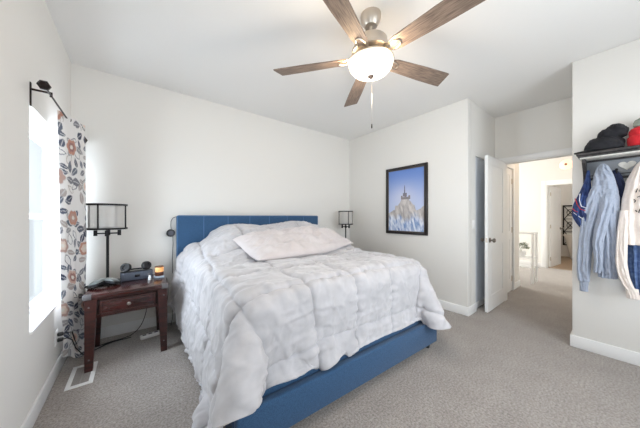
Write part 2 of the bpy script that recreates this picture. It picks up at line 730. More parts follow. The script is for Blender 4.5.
door_leaf('door_2', 0.475, 2.03, (5.505, HN + 0.0195, 0.01), PI, knob=False, hinges=1)['label'] = \
    'narrow white hall door with three hinges beside the entry'
door_leaf('door_3', 0.76, 1.985, (FX + 0.118, FY1 - 0.035, 0.012), math.radians(-7), panels='two')['label'] = \
    'white bathroom door standing open at the hall end'

# bathroom box
mb = MB()
mb.box(11.05, 11.15, -3.6, -1.0, 0, H)
mb.box(FX + 0.11, 11.05, -1.1, -1.0, 0, H)
mb.box(FX + 0.11, 11.05, -3.7, -3.6, 0, H)
struct(mb.build('wall_bathroom', M_wall, smooth=False))
M_woodfloor = mat('bath_floor', (150, 128, 106), 0.5, noise=(12, 0.6, 3), rgb2=(176, 152, 128), stretch=(1, 8, 1))
struct(MB().box(8.45, 11.05, -3.6, -1.1, 0.001, 0.006).build('floor_bathroom', M_woodfloor, smooth=False))

# freestanding bathtub
tub = thing('bathtub', 'white freestanding bathtub seen through the far bathroom doorway', 'bathtub', (10.45, -2.84, 0.006))
tub.scale = (1, 0.78, 1)
rings = []
for (z, sx, sy) in [(0.0, .24, .60), (0.04, .27, .66), (0.3, .30, .72), (0.6, .34, .80), (0.70, .36, .84), (0.72, .36, .84),
                    (0.72, .33, .81), (0.60, .30, .75), (0.3, .25, .66), (0.12, .18, .5), (0.11, .0, .0)]:
    rings.append([(sx * math.cos(a) * 0.95, sy * math.sin(a), z) for a in np.linspace(0, 2 * PI, 40, endpoint=False)])
mb = MB()
vs = [p for r in rings for p in r]
fs = []
for i in range(len(rings) - 1):
    for k in range(40):
        fs.append((i * 40 + k, i * 40 + (k + 1) % 40, (i + 1) * 40 + (k + 1) % 40, (i + 1) * 40 + k))
fs.append(tuple(range(40))[::-1])
mb.add(vs, fs)
mb.build('basin', mat('white_enamel', (240, 238, 232), 0.2), tub)
mb = MB()
mb.tube([(-0.30, -0.3, 0.0), (-0.42, -0.3, 0.0), (-0.42, -0.3, 0.8), (-0.38, -0.3, 0.86), (-0.28, -0.3, 0.86), (-0.27, -0.3, 0.80)], 0.012, 10)
mb.build('faucet', M_nickel, tub)
# black lattice panel
lp = thing('lattice_panel', 'black metal lattice wall panel above the bathtub', 'wall decor', (11.03, -2.27, 0.36))
mb = MB()
rect_bar_frame(mb, -0.16, 0.16, 0, 1.24, 0.03, -0.02, 0.015, 0.003)
mb.build('outer_frame', M_blackmetal, lp)
mb = MB()
for k in range(3):
    z0 = 0.03 + k * 0.393
    z1 = z0 + 0.393
    mb.tube([(0, -0.13, z0), (0, 0.13, z1)], 0.010, 6)
    mb.tube([(0, 0.13, z0), (0, -0.13, z1)], 0.010, 6)
    mb.tube([(0, -0.13, z1), (0, 0.13, z1)], 0.008, 6)
    mb.tube([(0.0, 0.07 * math.cos(a), (z0 + z1) / 2 + 0.1 * math.sin(a)) for a in np.linspace(0, 2 * PI, 20, endpoint=False)], 0.007, 6, closed=True)
mb.build('lattice', M_blackmetal, lp)

# small flush lights in hall and bathroom, the bathroom one added as fill
M_glow = mat('warm_glass_glow', (255, 225, 190), 0.4, emit=((255, 214, 170), 2.2))


def flush_light(name, loc, label, power, color, r=0.15):
    t = thing(name, label, 'ceiling light', loc)
    MB().lathe([(r * .7, 0), (r, -0.01), (r, -0.035), (r * .9, -0.04)], 32).build('canopy', M_nickel, t)
    MB().lathe([(r * .92, -0.036), (r * .85, -0.07), (r * .6, -0.10), (r * .25, -0.118), (0, -0.12)], 32).build('glass_shade', M_glow, t)
    MB().lathe([(0.018, -0.117), (0.012, -0.14), (0, -0.145)], 12).build('finial', M_bronze, t)
    p = lamp_light(name + '_bulb', (loc[0], loc[1], loc[2] - 0.25), power, color, 0.12)
    return t


flush_light('hall_ceiling_light', (5.5, -2.62, H), 'warm flush ceiling light just inside the hall', 5, (1.0, 0.72, 0.45))
# wall sconce above the bathroom door
sc = thing('wall_sconce', 'glowing round glass light on the wall above the bathroom door', 'wall light', (FX - 0.001, -2.475, 2.44))
MB().lathe([(0.06, 0), (0.06, 0.015), (0.02, 0.02), (0.02, 0.05)], 24, Matrix.Rotation(-PI / 2, 4, 'Y')).build('mount', M_nickel, sc)
MB().lathe([(0.07, 0.045), (0.115, 0.075), (0.12, 0.10), (0.10, 0.15), (0.05, 0.18), (0.0, 0.185)], 28, Matrix.Rotation(-PI / 2, 4, 'Y')).build(
    'glass_shade', mat('pinkish_glass', (240, 214, 196), 0.35, emit=((255, 196, 160), 0.8)), sc)
MB().lathe([(0.025, 0.182), (0.02, 0.20), (0, 0.205)], 16, Matrix.Rotation(-PI / 2, 4, 'Y')).build('end_cap', mat('brass_cap', (150, 110, 80), 0.4, 0.5), sc)
flush_light('bathroom_fill_light', (9.6, -2.4, H), 'unseen flush ceiling light added to brighten the bathroom beyond the hall', 18, (1.0, 0.93, 0.85))  # unseen fixture, added only to light the bathroom

# hall console table with plant
ct = thing('console_table', 'narrow white console table standing in the hall past the entry door', 'table', (6.45, -2.03, 0))
mb = MB()
mb.box(-0.17, 0.17, -0.24, 0.24, 0.92, 0.95, 0.004)
mb.build('tabletop', M_trim, ct)
for z in (0.28, 0.46):
    MB().box(-0.15, 0.15, -0.22, 0.22, z, z + 0.02, 0.003).build('shelf', M_trim, ct)
for sx in (-1, 1):
    for sy in (-1, 1):
        MB().box(sx * 0.15 - 0.018, sx * 0.15 + 0.018, sy * 0.22 - 0.018, sy * 0.22 + 0.018, 0, 0.92, 0.003).build('leg', M_trim, ct)
pl = thing('potted_plant', 'grey green leafy plant in a pot on the hall console shelf', 'plant', (6.42, -2.06, 0.481))
MB().lathe([(0.055, 0), (0.07, 0.07), (0.075, 0.10), (0.066, 0.10), (0.06, 0.06), (0, 0.06)], 24).build('pot', M_plate, pl)
mb = MB()
rr = random.Random(5)
for k in range(130):
    a = rr.uniform(0, 2 * PI)
    el = rr.uniform(-0.1, 1.0)
    R_ = 0.13 * rr.uniform(.5, 1)
    c = Vector((math.cos(a) * math.cos(el) * R_, math.sin(a) * math.cos(el) * R_, 0.16 + math.sin(el) * R_ * 1.1))
    Mx = Matrix.Translation(c) @ Matrix.Rotation(a, 4, 'Z') @ Matrix.Rotation(rr.uniform(-1, 1), 4, 'Y') @ Matrix.Rotation(rr.uniform(-1, 1), 4, 'X')
    mb.add([(-0.02, 0, 0), (0, 0.012, 0.004), (0.03, 0, 0), (0, -0.012, 0.004), (0, 0, -0.003)],
           [(0, 4, 1), (1, 4, 2), (2, 4, 3), (3, 4, 0)], Mx)
mb.tube([(0, 0, 0.06), (0, 0.005, 0.16)], 0.006, 6)
mb.build('foliage', mat('sage_leaves', (112, 122, 104), 0.7, noise=(30, 0.7, 2), rgb2=(176, 180, 160)), pl)

# light switch on the closet side wall
def switch_plate(name, label, cat, loc, rz, outlet=False):
    """plate faces local -Y"""
    t = thing(name, label, cat, loc, rz)
    MB().box(-0.036, 0.036, -0.007, -0.0005, -0.058, 0.058, 0.003).build('face_plate', M_plate, t)
    if outlet:
        for s in (-1, 1):
            m = MB()
            m.box(-0.017, 0.017, -0.009, -0.006, s * 0.024 - 0.014, s * 0.024 + 0.014, 0.002)
            m.build('socket', mat('outlet_socket', (225, 225, 225), 0.4), t)
    else:
        MB().box(-0.016, 0.016, -0.012, -0.006, -0.032, 0.032, 0.002).build('rocker', M_plate, t)
    return t


switch_plate('light_switch', 'white rocker light switch on wall left of the open door', 'light switch', (3.965, B1, 1.15), 0)
switch_plate('wall_outlet', 'white outlet under the left window with black plugs in it', 'outlet', (0.0, -0.56, 0.30), PI / 2, True)
switch_plate('wall_outlet', 'white outlet low on the back wall behind the nightstand', 'outlet', (0.42, 0.0, 0.30), 0, True)
for i, z in enumerate((0.322, 0.278)):
    t = thing('power_plug', ('upper' if i == 0 else 'lower') + ' black power plug in the outlet under the window', 'plug', (0.009, -0.56, z))
    MB().box(0.001, 0.034, -0.014, 0.014, -0.012, 0.012, 0.004).build('plug_body', M_blackplastic, t)
    zf = 0.006 - z
    MB().tube([(0.030, 0, 0), (0.055, 0.004, 0), (0.075, 0.05, -0.02 - .02 * i), (0.085, .12, -0.14), (0.10 + .02 * i, .19, zf + 0.03), (0.13 + .02 * i, .25, zf),
               (0.26, .36 + .02 * i, zf), (0.45, .44 - .05 * i, zf)], 0.004, 8).build('cord', M_cord, t)

# ------------------------------------------------------------------ bed
BX, BY, BR = 1.87, -0.088, math.radians(-2.0)
bed = thing('bed', 'wide bed with blue fabric headboard, low blue side rails and footboard', 'bed', (BX, BY, 0), BR)
HB_W = 1.0
mb = MB()
mb.box(-HB_W, HB_W, -0.075, -0.0, 0.05, 1.262, 0.018, 3)
mb.build('headboard', M_bluefab, bed)
for k in range(1, 7):
    xs = -HB_W + k * 2 * HB_W / 7
    MB().tube([(xs, -0.0755, 0.4), (xs, -0.0758, 0.9), (xs, -0.0755, 1.259)], 0.0035, 6).build('vertical_seam', M_blueseam, bed)
MB().tube([(-HB_W + .006, -0.07, .06), (-HB_W + .006, -0.07, 1.252), (-HB_W + .02, -0.07, 1.260), (HB_W - .02, -0.07, 1.260), (HB_W - .006, -0.07, 1.252), (HB_W - .006, -0.07, .06)],
          0.005, 6).build('piping', M_blueseam, bed)
FY = -2.045
mb = MB()
mb.box(-0.915, 0.975, FY - 0.03, FY + 0.03, 0.055, 0.262, 0.014, 3)
mb.build('footboard', M_bluefab, bed)
for s in (-1, 1):
    MB().box(0.03 + s * 0.917 - 0.028, 0.03 + s * 0.917 + 0.028, FY + 0.031, -0.076, 0.06, 0.258, 0.012, 3).build('side_rail', M_bluefab, bed)
for (x, y) in ((-0.84, FY + .03), (0.90, FY + .03), (-0.87, -0.2), (0.93, -0.2)):
    MB().lathe([(0.022, 0), (0.03, 0.056)], 20, Matrix.Translation((x, y, 0))).build('leg', M_blackplastic, bed)
MB().box(-0.855, 0.915, FY + 0.035, -0.08, 0.12, 0.30, 0.01).build('slat_base', M_bluefab, bed)
MB().box(-0.83, 0.89, FY + 0.10, -0.085, 0.302, 0.60, 0.05, 4).build('mattress', M_mattress, bed)

# comforter -------------------------------------------------------------
M_comf = mat('comforter_plush', (178, 177, 181), 0.95, noise=(9, 0.5, 5), rgb2=(202, 200, 204), bump=(230, 0.35, 0.002), sheen=0.5)


def bed_height(X, Y):
    lift = 0.275 * sstep(-1.15, -0.36, Y)
    lw = 1 - 0.92 * sstep(0.42, 0.95, -X) - 0.42 * sstep(0.70, 1.02, X)
    h = 0.79 + lift * lw
    h = h + 0.075 * np.exp(-((X - 0.46) / 0.26) ** 2) * sstep(-0.80, -0.38, Y)
    h = h + 0.030 * np.exp(-((X + 0.32) / 0.30) ** 2) * sstep(-0.80, -0.38, Y)
    h = h + 0.02 * vnoise(X * 2.1 + 3, Y * 2.1)
    return h


def comforter():
    """drapes a quilted sheet over the mattress by relaxing a grid of linked points"""
    wl, wr_ = 0.74, 0.87
    y0 = -1.86
    r = 0.14
    dsp = 0.026
    na = int(round(3.28 / dsp)) + 1
    nb = int(round(2.30 / dsp)) + 1
    a = np.linspace(-1.54, 1.67, na)
    b = np.linspace(-2.40, -0.10, nb)
    Aa, Bb = np.meshgrid(a, b, indexing='ij')
    hem_cut = 0.27 * sstep(-0.60, -1.35, Aa) + 0.24 * sstep(0.9, 1.5, Aa) - 0.022 * (1 - sstep(0.6, 0.9, np.abs(Aa)))
    Bb = Bb + hem_cut * sstep(-1.3, -2.40, Bb)
    MA, MB_ = Aa.copy(), Bb.copy()

    height = bed_height

    dx = np.maximum(np.maximum(-Aa - wl, Aa - wr_), 0)
    dx = dx * (1 - 0.22 * sstep(-0.75, -0.35, Bb) * (Aa < 0))
    dy = np.maximum(y0 - Bb, 0)
    sx = np.sign(Aa)
    d = np.sqrt(dx ** 2 + dy ** 2)
    ux = np.where(d > 1e-6, dx / np.maximum(d, 1e-6), 0) * sx
    uy = np.where(d > 1e-6, -dy / np.maximum(d, 1e-6), 0)
    th = np.clip(d / r, 0, PI / 2)
    hang = np.maximum(d - PI / 2 * r, 0)
    out = r * np.sin(th) + 0.03 + 0.05 * hang + 0.02 * np.sin(Aa * 11 + Bb * 13 + 1.0) * sstep(0, .3, hang)
    drop = r * (1 - np.cos(th)) + hang
    X0 = np.clip(Aa, -wl, wr_)
    Y0 = np.maximum(Bb, y0)
    P = np.stack([X0 + ux * out, Y0 + uy * out, height(X0, Y0) + 0.02 - drop * 0.97], -1)
    P[..., 2] = np.maximum(P[..., 2], 0.015)
    Q = P.copy()
    pin = np.zeros(Aa.shape, bool)
    pin[:, -1] = True
    keep = P[:, -1].copy()
    keep[:, 2] -= 0.02

    def rest(sl0, sl1, flat):
        L = np.linalg.norm(P[sl0] - P[sl1], axis=-1)
        top = (d[sl0] < 0.02)
        return np.where(top, np.maximum(L, flat), flat)
    cons = []
    da_, db_ = a[1] - a[0], b[1] - b[0]
    for (oi, oj, stf) in ((1, 0, 1.0), (0, 1, 1.0), (1, 1, 0.45), (1, -1, 0.45), (2, 0, 0.30), (0, 2, 0.30), (4, 0, 0.10), (0, 4, 0.10)):
        ni, nj = na, nb
        i0, i1 = slice(0, ni - oi), slice(oi, ni)
        if oj >= 0:
            j0, j1 = slice(0, nj - oj), slice(oj, nj)
        else:
            j0, j1 = slice(-oj, nj), slice(0, nj + oj)
        s0, s1 = (i0, j0), (i1, j1)
        flat = np.hypot(MA[s1] - MA[s0], MB_[s1] - MB_[s0])
        R_ = rest(s0, s1, flat)
        cons.append((s0, s1, R_, stf, oi + abs(oj) > 2))
    cnt = 4.0
    Hx, Hy, rr = 0.905, 1.985, 0.11
    g = np.array([0, 0, -2.2])
    dt = 1 / 60.0
    for step in range(150):
        V = (P - Q) * 0.965
        V = np.clip(V, -0.03, 0.03)
        Q = P.copy()
        P = P + V + g * dt * dt
        for it in range(12):
            for (s0, s1, R_, stf, comp) in cons:
                D = P[s1] - P[s0]
                L = np.maximum(np.linalg.norm(D, axis=-1), 1e-6)
                e = (L - R_) / L
                if comp:
                    e = np.minimum(e, 0)
                C = D * (e * 0.5 * stf * 0.62)[..., None]
                P[s0] += C
                P[s1] -= C
            # mattress and pillows
            x, y, z = P[..., 0], P[..., 1], P[..., 2]
            h = height(x, y)
            qx = np.abs(x - 0.03) - (Hx - rr) - 0.09 * sstep(-0.75, -0.25, y) * (x < 0)
            qy = -(y) - (Hy - rr)
            qz = z - (h - rr)
            mx_, my_, mz_ = np.maximum(qx, 0), np.maximum(qy, 0), np.maximum(qz, 0)
            n = np.sqrt(mx_ ** 2 + my_ ** 2 + mz_ ** 2)
            inside = (qx < rr) & (qy < rr) & (qz < rr) & (z > 0.20)
            pen = np.where(inside & (n > 1e-6) & (n < rr + 0.018), rr + 0.018 - n, 0)
            k = pen / np.maximum(n, 1e-6)
            P[..., 0] += mx_ * k * np.sign(x - 0.03)
            P[..., 1] -= my_ * k
            P[..., 2] += mz_ * k
            deep = inside & (n <= 1e-6)
            P[..., 2] = np.where(deep, h + 0.018, P[..., 2])
            # bed frame: rails and footboard
            x, y, z = P[..., 0], P[..., 1], P[..., 2]
            px_ = 0.955 - np.abs(x - 0.03)
            py_ = 2.095 + y
            pz_ = 0.292 - z
            ins = (px_ > 0) & (py_ > 0) & (pz_ > 0)
            mn = np.minimum(np.minimum(px_, py_), pz_)
            P[..., 0] += np.where(ins & (px_ <= mn), px_ * np.sign(x - 0.03), 0)
            P[..., 1] -= np.where(ins & (py_ <= mn) & (px_ > mn), py_, 0)
            P[..., 2] += np.where(ins & (pz_ <= mn) & (px_ > mn) & (py_ > mn), pz_, 0)
            # headboard
            hbm = (P[..., 1] > -0.105) & (np.abs(P[..., 0]) < 1.06)
            P[..., 1] = np.where(hbm, -0.105, P[..., 1])
            # carpet, with friction
            lo = P[..., 2] < 0.016
            P[..., 2] = np.where(lo, 0.016, P[..., 2])
            P[..., 0] = np.where(lo, Q[..., 0] * 0.8 + P[..., 0] * 0.2, P[..., 0])
            P[..., 1] = np.where(lo, Q[..., 1] * 0.8 + P[..., 1] * 0.2, P[..., 1])
            P[:, -1] = keep
        # friction of the flat top
        top = (d < 0.05)[..., None]
        P = np.where(top, Q * 0.6 + P * 0.4, P)
    # finer grid (smooth interpolation)
    def up(F, n, axis):
        F = np.moveaxis(F, axis, 0)
        m = F.shape[0]
        t = np.linspace(0, m - 1, (m - 1) * n + 1)
        i = np.minimum(t.astype(int), m - 2)
        f = (t - i).reshape((-1,) + (1,) * (F.ndim - 1))
        p0, p1, p2, p3 = F[np.maximum(i - 1, 0)], F[i], F[i + 1], F[np.minimum(i + 2, m - 1)]
        out_ = 0.5 * (2 * p1 + (-p0 + p2) * f + (2 * p0 - 5 * p1 + 4 * p2 - p3) * f ** 2 + (-p0 + 3 * p1 - 3 * p2 + p3) * f ** 3)
        return np.moveaxis(out_, 0, axis)
    for _ in range(2):
        P[1:-1, 1:-1] = P[1:-1, 1:-1] * 0.5 + 0.125 * (P[2:, 1:-1] + P[:-2, 1:-1] + P[1:-1, 2:] + P[1:-1, :-2])
    P = up(up(P, 3, 0), 3, 1)
    Aa = up(up(Aa, 3, 0), 3, 1)
    Bb = up(up(Bb, 3, 0), 3, 1)
    da = np.gradient(P, axis=0)
    db = np.gradient(P, axis=1)
    N = np.cross(da, db)
    for _ in range(6):
        N[1:-1, 1:-1] = (N[2:, 1:-1] + N[:-2, 1:-1] + N[1:-1, 2:] + N[1:-1, :-2]) * 0.25
    N /= np.maximum(np.linalg.norm(N, axis=-1, keepdims=True), 1e-9)
    sp = 0.375
    wa = 0.015 * fbm(Bb * 3, Aa * 3, 2)
    wb = 0.015 * fbm(Aa * 3 + 7, Bb * 3, 2)
    pa = np.abs(np.sin(PI * (Aa + 0.02 + wa) / sp))
    pb = np.abs(np.sin(PI * (Bb + 0.02 + wb) / sp))
    ds = np.minimum(np.arcsin(np.clip(pa, 0, 1)), np.arcsin(np.clip(pb, 0, 1))) * sp / PI
    puff = 0.024 * (1 - np.exp(-ds / 0.012)) + 0.010 * (pa * pb) ** 0.5
    ga = np.exp(-(pa / 0.5) ** 2)
    gb = np.exp(-(pb / 0.5) ** 2)
    wr = 0.012 * gb * vnoise(Aa * 30, Bb * 5) + 0.012 * ga * vnoise(Aa * 5, Bb * 30)
    cr = 1 - np.abs(vnoise(Aa * 5.2 + 1.5 * vnoise(Aa * 1.5, Bb * 1.5), Bb * 8.5 + 11))
    cr2 = 1 - np.abs(vnoise(Aa * 9 + Bb * 5 + 3, Bb * 8 - Aa * 3))
    cr3 = 1 - np.abs(vnoise(Aa * 15 - Bb * 8 + 8, Bb * 17 + Aa * 6))
    wr2 = 0.009 * cr ** 4 + 0.006 * cr2 ** 4 + 0.0055 * cr3 ** 3 + 0.003 * fbm(Aa * 9, Bb * 9, 3)
    hemf = sstep(-2.0, -2.4, Bb)
    hems = np.maximum(sstep(-1.1, -1.6, Aa), sstep(1.15, 1.65, Aa))
    wr3 = 0.006 * hemf * vnoise(Aa * 24 + 3, Bb * 2.5) + 0.006 * hems * vnoise(Bb * 24 + 3, Aa * 2.5)
    P = P + N * (puff + wr + wr2 + wr3)[..., None]
    P[..., 2] = np.maximum(P[..., 2], 0.012)
    return P


P = comforter()
comf = grid_object('comforter', P[..., 0], P[..., 1], P[..., 2], M_comf, solid=0.012)
comf.location = (BX, BY, 0)
comf.rotation_euler = (0, 0, BR)
tag(comf, 'pale grey plush quilted comforter spread over the bed and hanging to the carpet', 'comforter')


# long pillow -------------------------------------------------------------
def pillow_mesh(name, L, W, Th, m, tilt_fn, nu=90, nv=50, crease=0.01):
    u = np.linspace(-1, 1, nu)
    v = np.linspace(-1, 1, nv)
    U, V = np.meshgrid(u, v, indexing='ij')
    prof = np.maximum(1 - np.abs(U) ** 3.2, 0) ** 0.5 * np.maximum(1 - np.abs(V) ** 2.4, 0) ** 0.55
    pinch_x = 1 - 0.05 * (1 - np.abs(V) ** 2)
    pinch_y = 1 - 0.10 * (1 - np.abs(U) ** 4) * 0.6
    X = U * L / 2 * pinch_x
    Y = V * W / 2 * pinch_y
    n = crease * fbm(U * 5, V * 3, 4) * prof + crease * 0.9 * (1 - np.abs(vnoise(U * 7 + V * 2, V * 3 + 4))) ** 3 * prof
    Zt = Th * 0.62 * prof + n
    Zb = -Th * 0.38 * prof
    X = np.concatenate([X, X[:, ::-1][:, 1:-1]], 1)
    Y = np.concatenate([Y, Y[:, ::-1][:, 1:-1]], 1)
    Z = np.concatenate([Zt, Zb[:, ::-1][:, 1:-1]], 1)
    X, Y, Z = tilt_fn(X, Y, Z)
    return grid_object(name, X, Y, Z, m, wrap=True)


M_pill = mat('pillow_plush', (198, 190, 191), 0.95, noise=(7, 0.5, 4), rgb2=(214, 208, 209), bump=(230, 0.3, 0.002), sheen=0.5)


def tf(X, Y, Z):
    # lies on the slope of the bedding; the right end narrows
    k = sstep(-0.1, 0.75, X)
    Y = Y * (1 - 0.42 * k)
    Z = Z * (1 - 0.15 * k)
    ca, sa = math.cos(math.radians(6)), math.sin(math.radians(6))
    Xr = X * ca - Y * sa + 0.19
    Yr = X * sa + Y * ca - 0.90
    g = 0
    for ox in (-0.12, 0, 0.12):
        for oy in (-0.12, 0, 0.12):
            g = g + bed_height(Xr + ox, Yr + oy) / 9.0
    return Xr, Yr, g + 0.072 + Z


pil = pillow_mesh('long_pillow', 1.42, 0.60, 0.17, M_pill, tf, crease=0.028)
pil.location = (BX, BY, 0.0)
pil.rotation_euler = (0, 0, BR)
tag(pil, 'long plush pillow in pinkish grey lying across the comforter near the headboard', 'pillow')

# pendant on a cord at the headboard corner
pd = thing('hanging_remote', 'small round black control hanging on a cord from the headboard corner', 'remote control', (0.815, -0.085, 1.06))
Mx = Matrix.Rotation(PI / 2, 4, 'X')
MB().lathe([(0.0, -0.012), (0.035, -0.012), (0.043, -0.006), (0.043, 0.006), (0.035, 0.013), (0, 0.014)], 28, Mx).build('housing', M_blackplastic, pd)
MB().lathe([(0.022, 0.013), (0.026, 0.017), (0.022, 0.018), (0, 0.017)], 24, Mx).build('dial', mat('grey_dial', (70, 72, 82), 0.4), pd)
MB().tube([(0.006, 0.004, 0.04), (0.0, 0.0, 0.09), (0.003, 0.0, 0.14), (0.02, 0.004, 0.172), (0.045, -.03, 0.185)], 0.003, 8).build('cord', M_cord, pd)
MB().tube([(0.02, 0.0, -0.036), (0.023, 0.0, -0.12), (0.016, 0.0, -0.3), (0.02, 0.02, -0.6), (0.018, 0.025, -1.0), (0.0, -0.02, -1.055)], 0.003, 8).build('lower_cord', M_cord, pd)

# ------------------------------------------------------------------ nightstands
M_wood = mat('dark_cherry_wood', (30, 12, 12), 0.42, noise=(7, 0.7, 6), rgb2=(68, 27, 21), stretch=(1, 1, 8), coat=0.1)
M_woodh = mat('dark_cherry_wood_level', (34, 15, 15), 0.25, noise=(7, 0.7, 6), rgb2=(68, 29, 26), stretch=(1, 8, 8), coat=0.25)
M_pewter = mat('pewter', (120, 118, 120), 0.45, 0.8)


def nightstand(loc, rz, label):
    t = thing('nightstand', label, 'nightstand', loc, rz, None)
    # origin: centre of footprint on the floor, front towards -Y
    hw, hd, h = 0.285, 0.275, 0.62
    MB().box(-hw, hw, -hd, hd, h - 0.035, h, 0.006, 3).build('tabletop', M_woodh, t)
    m = MB()
    aw, ad = hw - 0.035, hd - 0.035
    z0, z1 = h - 0.20, h - 0.036
    m.box(-aw, -aw + 0.02, -ad + .001, ad, z0, z1)
    m.box(aw - 0.02, aw, -ad + .001, ad, z0, z1)
    m.box(-aw + .02, aw - .02, ad - 0.02, ad, z0, z1)
    m.box(-aw + .02, aw - .02, -ad, -ad + 0.018, z1 - 0.022, z1)
    m.box(-aw + .02, aw - .02, -ad, -ad + 0.018, z0, z0 + 0.022)
    m.build('apron', M_wood, t)
    d = MB()
    dw = aw - 0.062
    d.box(-dw, dw, -ad - 0.012, -ad + 0.012, z0 + 0.024, z1 - 0.024, 0.004)
    dr = d.build('drawer', M_woodh, t)
    fr = MB()
    rect_bar_frame(fr, -dw + .001, dw - .001, z0 + .025, z1 - .025, 0.012, 0, 0.006, 0.002)
    f2 = MB()
    f2.add(fr.v, fr.f, Matrix.Translation((0, -ad - 0.018, 0)) @ Matrix(((0, 1, 0, 0), (1, 0, 0, 0), (0, 0, 1, 0), (0, 0, 0, 1))))
    f2.build('drawer_moulding', M_wood, dr)
    k = MB()
    k.lathe([(0.006, 0), (0.006, 0.012), (0.014, 0.018), (0.015, 0.024), (0.008, 0.029), (0, 0.03)], 20,
            Matrix.Translation((0, -ad - 0.012, (z0 + z1) / 2)) @ Matrix.Rotation(PI / 2, 4, 'X'))
    k.build('knob', M_knob, dr)
    for sx in (-1, 1):
        for sy in (-1, 1):
            x1 = sx * (hw - 0.008)
            y1 = sy * (hd - 0.012)
            wt, wb = 0.075, 0.048
            def sq(xo, yo, w):
                xa, xb = sorted((xo, xo - sx * w))
                ya, yb = sorted((yo, yo - sy * w))
                return [(xa, ya), (xb, ya), (xb, yb), (xa, yb)]
            l = MB()
            l.prism(sq(x1, y1, wb), 0, sq(x1, y1, wt), h - 0.036)
            lo = l.build('leg', M_wood, t, smooth=False)
            if sy < 0:
                for zz in (0.10, 0.52):
                    MB().sphere((x1 - sx * 0.026, y1 - 0.001, zz), 0.007, n=12, sc=(1, .5, 1)).build('stud', M_pewter, lo)
    for sx in (-1, 1):
        c = MB()
        xa, xb = sorted((sx * (hw + 0.002), sx * (hw - 0.05)))
        c.box(xa, xb, -hd - 0.002, -hd + 0.05, h - 0.037, h + 0.002, 0.003)
        c.build('corner_cap', M_pewter, t)
    return t


NX, NY = 0.450, -0.405
nightstand((NX, NY, 0), 0, 'dark cherry wood nightstand with one drawer beside the curtain')
nightstand((3.36, -0.40, 0), 0, 'dark cherry wood nightstand on the far side of the bed under a lamp')
NT = 0.6205


# ------------------------------------------------------------------ lamps
M_shadeglass = glass_mat('shade_organza', (250, 248, 245), 0.03, 0.3, milk=0.42)
M_socket = mat('candle_sleeve', (205, 200, 190), 0.5)


def table_lamp(loc, label, h0=0.515, r=0.145, hs=0.225, rz=0.0):
    t = thing('table_lamp', label, 'lamp', loc, rz)
    MB().lathe([(0.085, 0), (0.085, 0.012), (0.075, 0.018), (0.02, 0.024), (0.011, 0.04), (0.011, h0 + 0.02)], 32).build('base', M_blackmetal, t)
    m = MB()
    za = h0 - 0.045
    m.box(-0.085, 0.085, -0.006, 0.006, za - 0.006, za + 0.006)
    m.box(-0.006, 0.006, -0.085, 0.085, za - 0.006, za + 0.006)
    m.lathe([(0.018, za - 0.02), (0.018, za + 0.02)], 16)
    for k in (0, 1):
        for s in (-1, 1):
            x, y = (s * 0.085, 0) if k == 0 else (0, s * 0.085)
            m.lathe([(0.014, za - 0.022), (0.014, za + 0.030)], 16, Matrix.Translation((x, y, 0)))
    m.build('cross_arms', M_blackmetal, t)
    m = MB()
    z0, z1 = h0, h0 + hs
    for z in (z0, z1):
        m.lathe([(r - 0.004, z - 0.008), (r + 0.004, z - 0.008), (r + 0.004, z + 0.008), (r - 0.004, z + 0.008), (r - 0.004, z - 0.008)], 48, cap=False)
    for k in range(4):
        a = k * PI / 2 + 1.17
        x, y = (r) * math.cos(a), (r) * math.sin(a)
        m.tube([(x, y, z0), (x, y, z1)], 0.006, 8)
    m.box(-r, r, -0.003, 0.003, z0 - .003, z0 + 0.003)
    m.box(-0.003, 0.003, -r, r, z0 - .003, z0 + 0.003)
    m.build('shade_cage', M_blackmetal, t)
    MB().lathe([(r - 0.008, z0 + 0.004), (r - 0.008, z1 - 0.004)], 48, cap=False).build('drum_shade', M_shadeglass, t)
    m = MB()
    m.lathe([(0.011, z0), (0.011, z0 + 0.10), (0.018, z0 + 0.10), (0.018, z0 + 0.14), (0.026, z0 + 0.17), (0.02, z0 + 0.20), (0, z0 + 0.21)], 20)
    m.build('bulb', M_socket, t)
    return t


table_lamp((0.285, -0.275, NT), 'black metal table lamp with sheer drum shade beside the patterned curtain')
table_lamp((3.425, -0.27, NT), 'black metal table lamp with sheer drum shade behind the right side of the bed', h0=0.495, r=0.125, hs=0.225)

# ------------------------------------------------------------------ items on nightstand
M_darkgrey = mat('slate_plastic', (62, 68, 80), 0.45, noise=(60, 0.4, 2), rgb2=(74, 82, 96))
# sleep mask
mk = thing('sleep_mask', 'padded silver grey sleep mask lying at the left of the nightstand top', 'sleep mask', (0.275, -0.43, NT), math.radians(8))
mk.scale = (1.05, 1.15, 1.5)


def mask_grid(sc, z0, thk):
    n = 60
    vs_t = []
    u = np.linspace(-1, 1, n)
    v = np.linspace(-1, 1, 24)
    U, V = np.meshgrid(u, v, indexing='ij')
    halfh = (0.048 + 0.012 * np.cos(U * PI * 2 - PI)) * np.maximum(1 - np.abs(U) ** 5, 0) ** 0.5
    X = U * 0.105 * sc
    low = -1.0 + 0.65 * np.exp(-(U / 0.22) ** 2)
    V2 = np.where(V < 0, -V * low, V)
    Y = V2 * halfh * sc
    prof = np.maximum((1 - np.abs(U) ** 4) * (1 - np.abs(V) ** 4), 0) ** 0.5
    curve = 0.020 * (1 - U ** 2)
    Zt = z0 + curve + thk * prof
    Zb = z0 + curve - 0.002 * prof
    X = np.concatenate([X, X[:, ::-1][:, 1:-1]], 1)
    Y = np.concatenate([Y, Y[:, ::-1][:, 1:-1]], 1)
    Z = np.concatenate([Zt, Zb[:, ::-1][:, 1:-1]], 1)
    return X, Y, Z


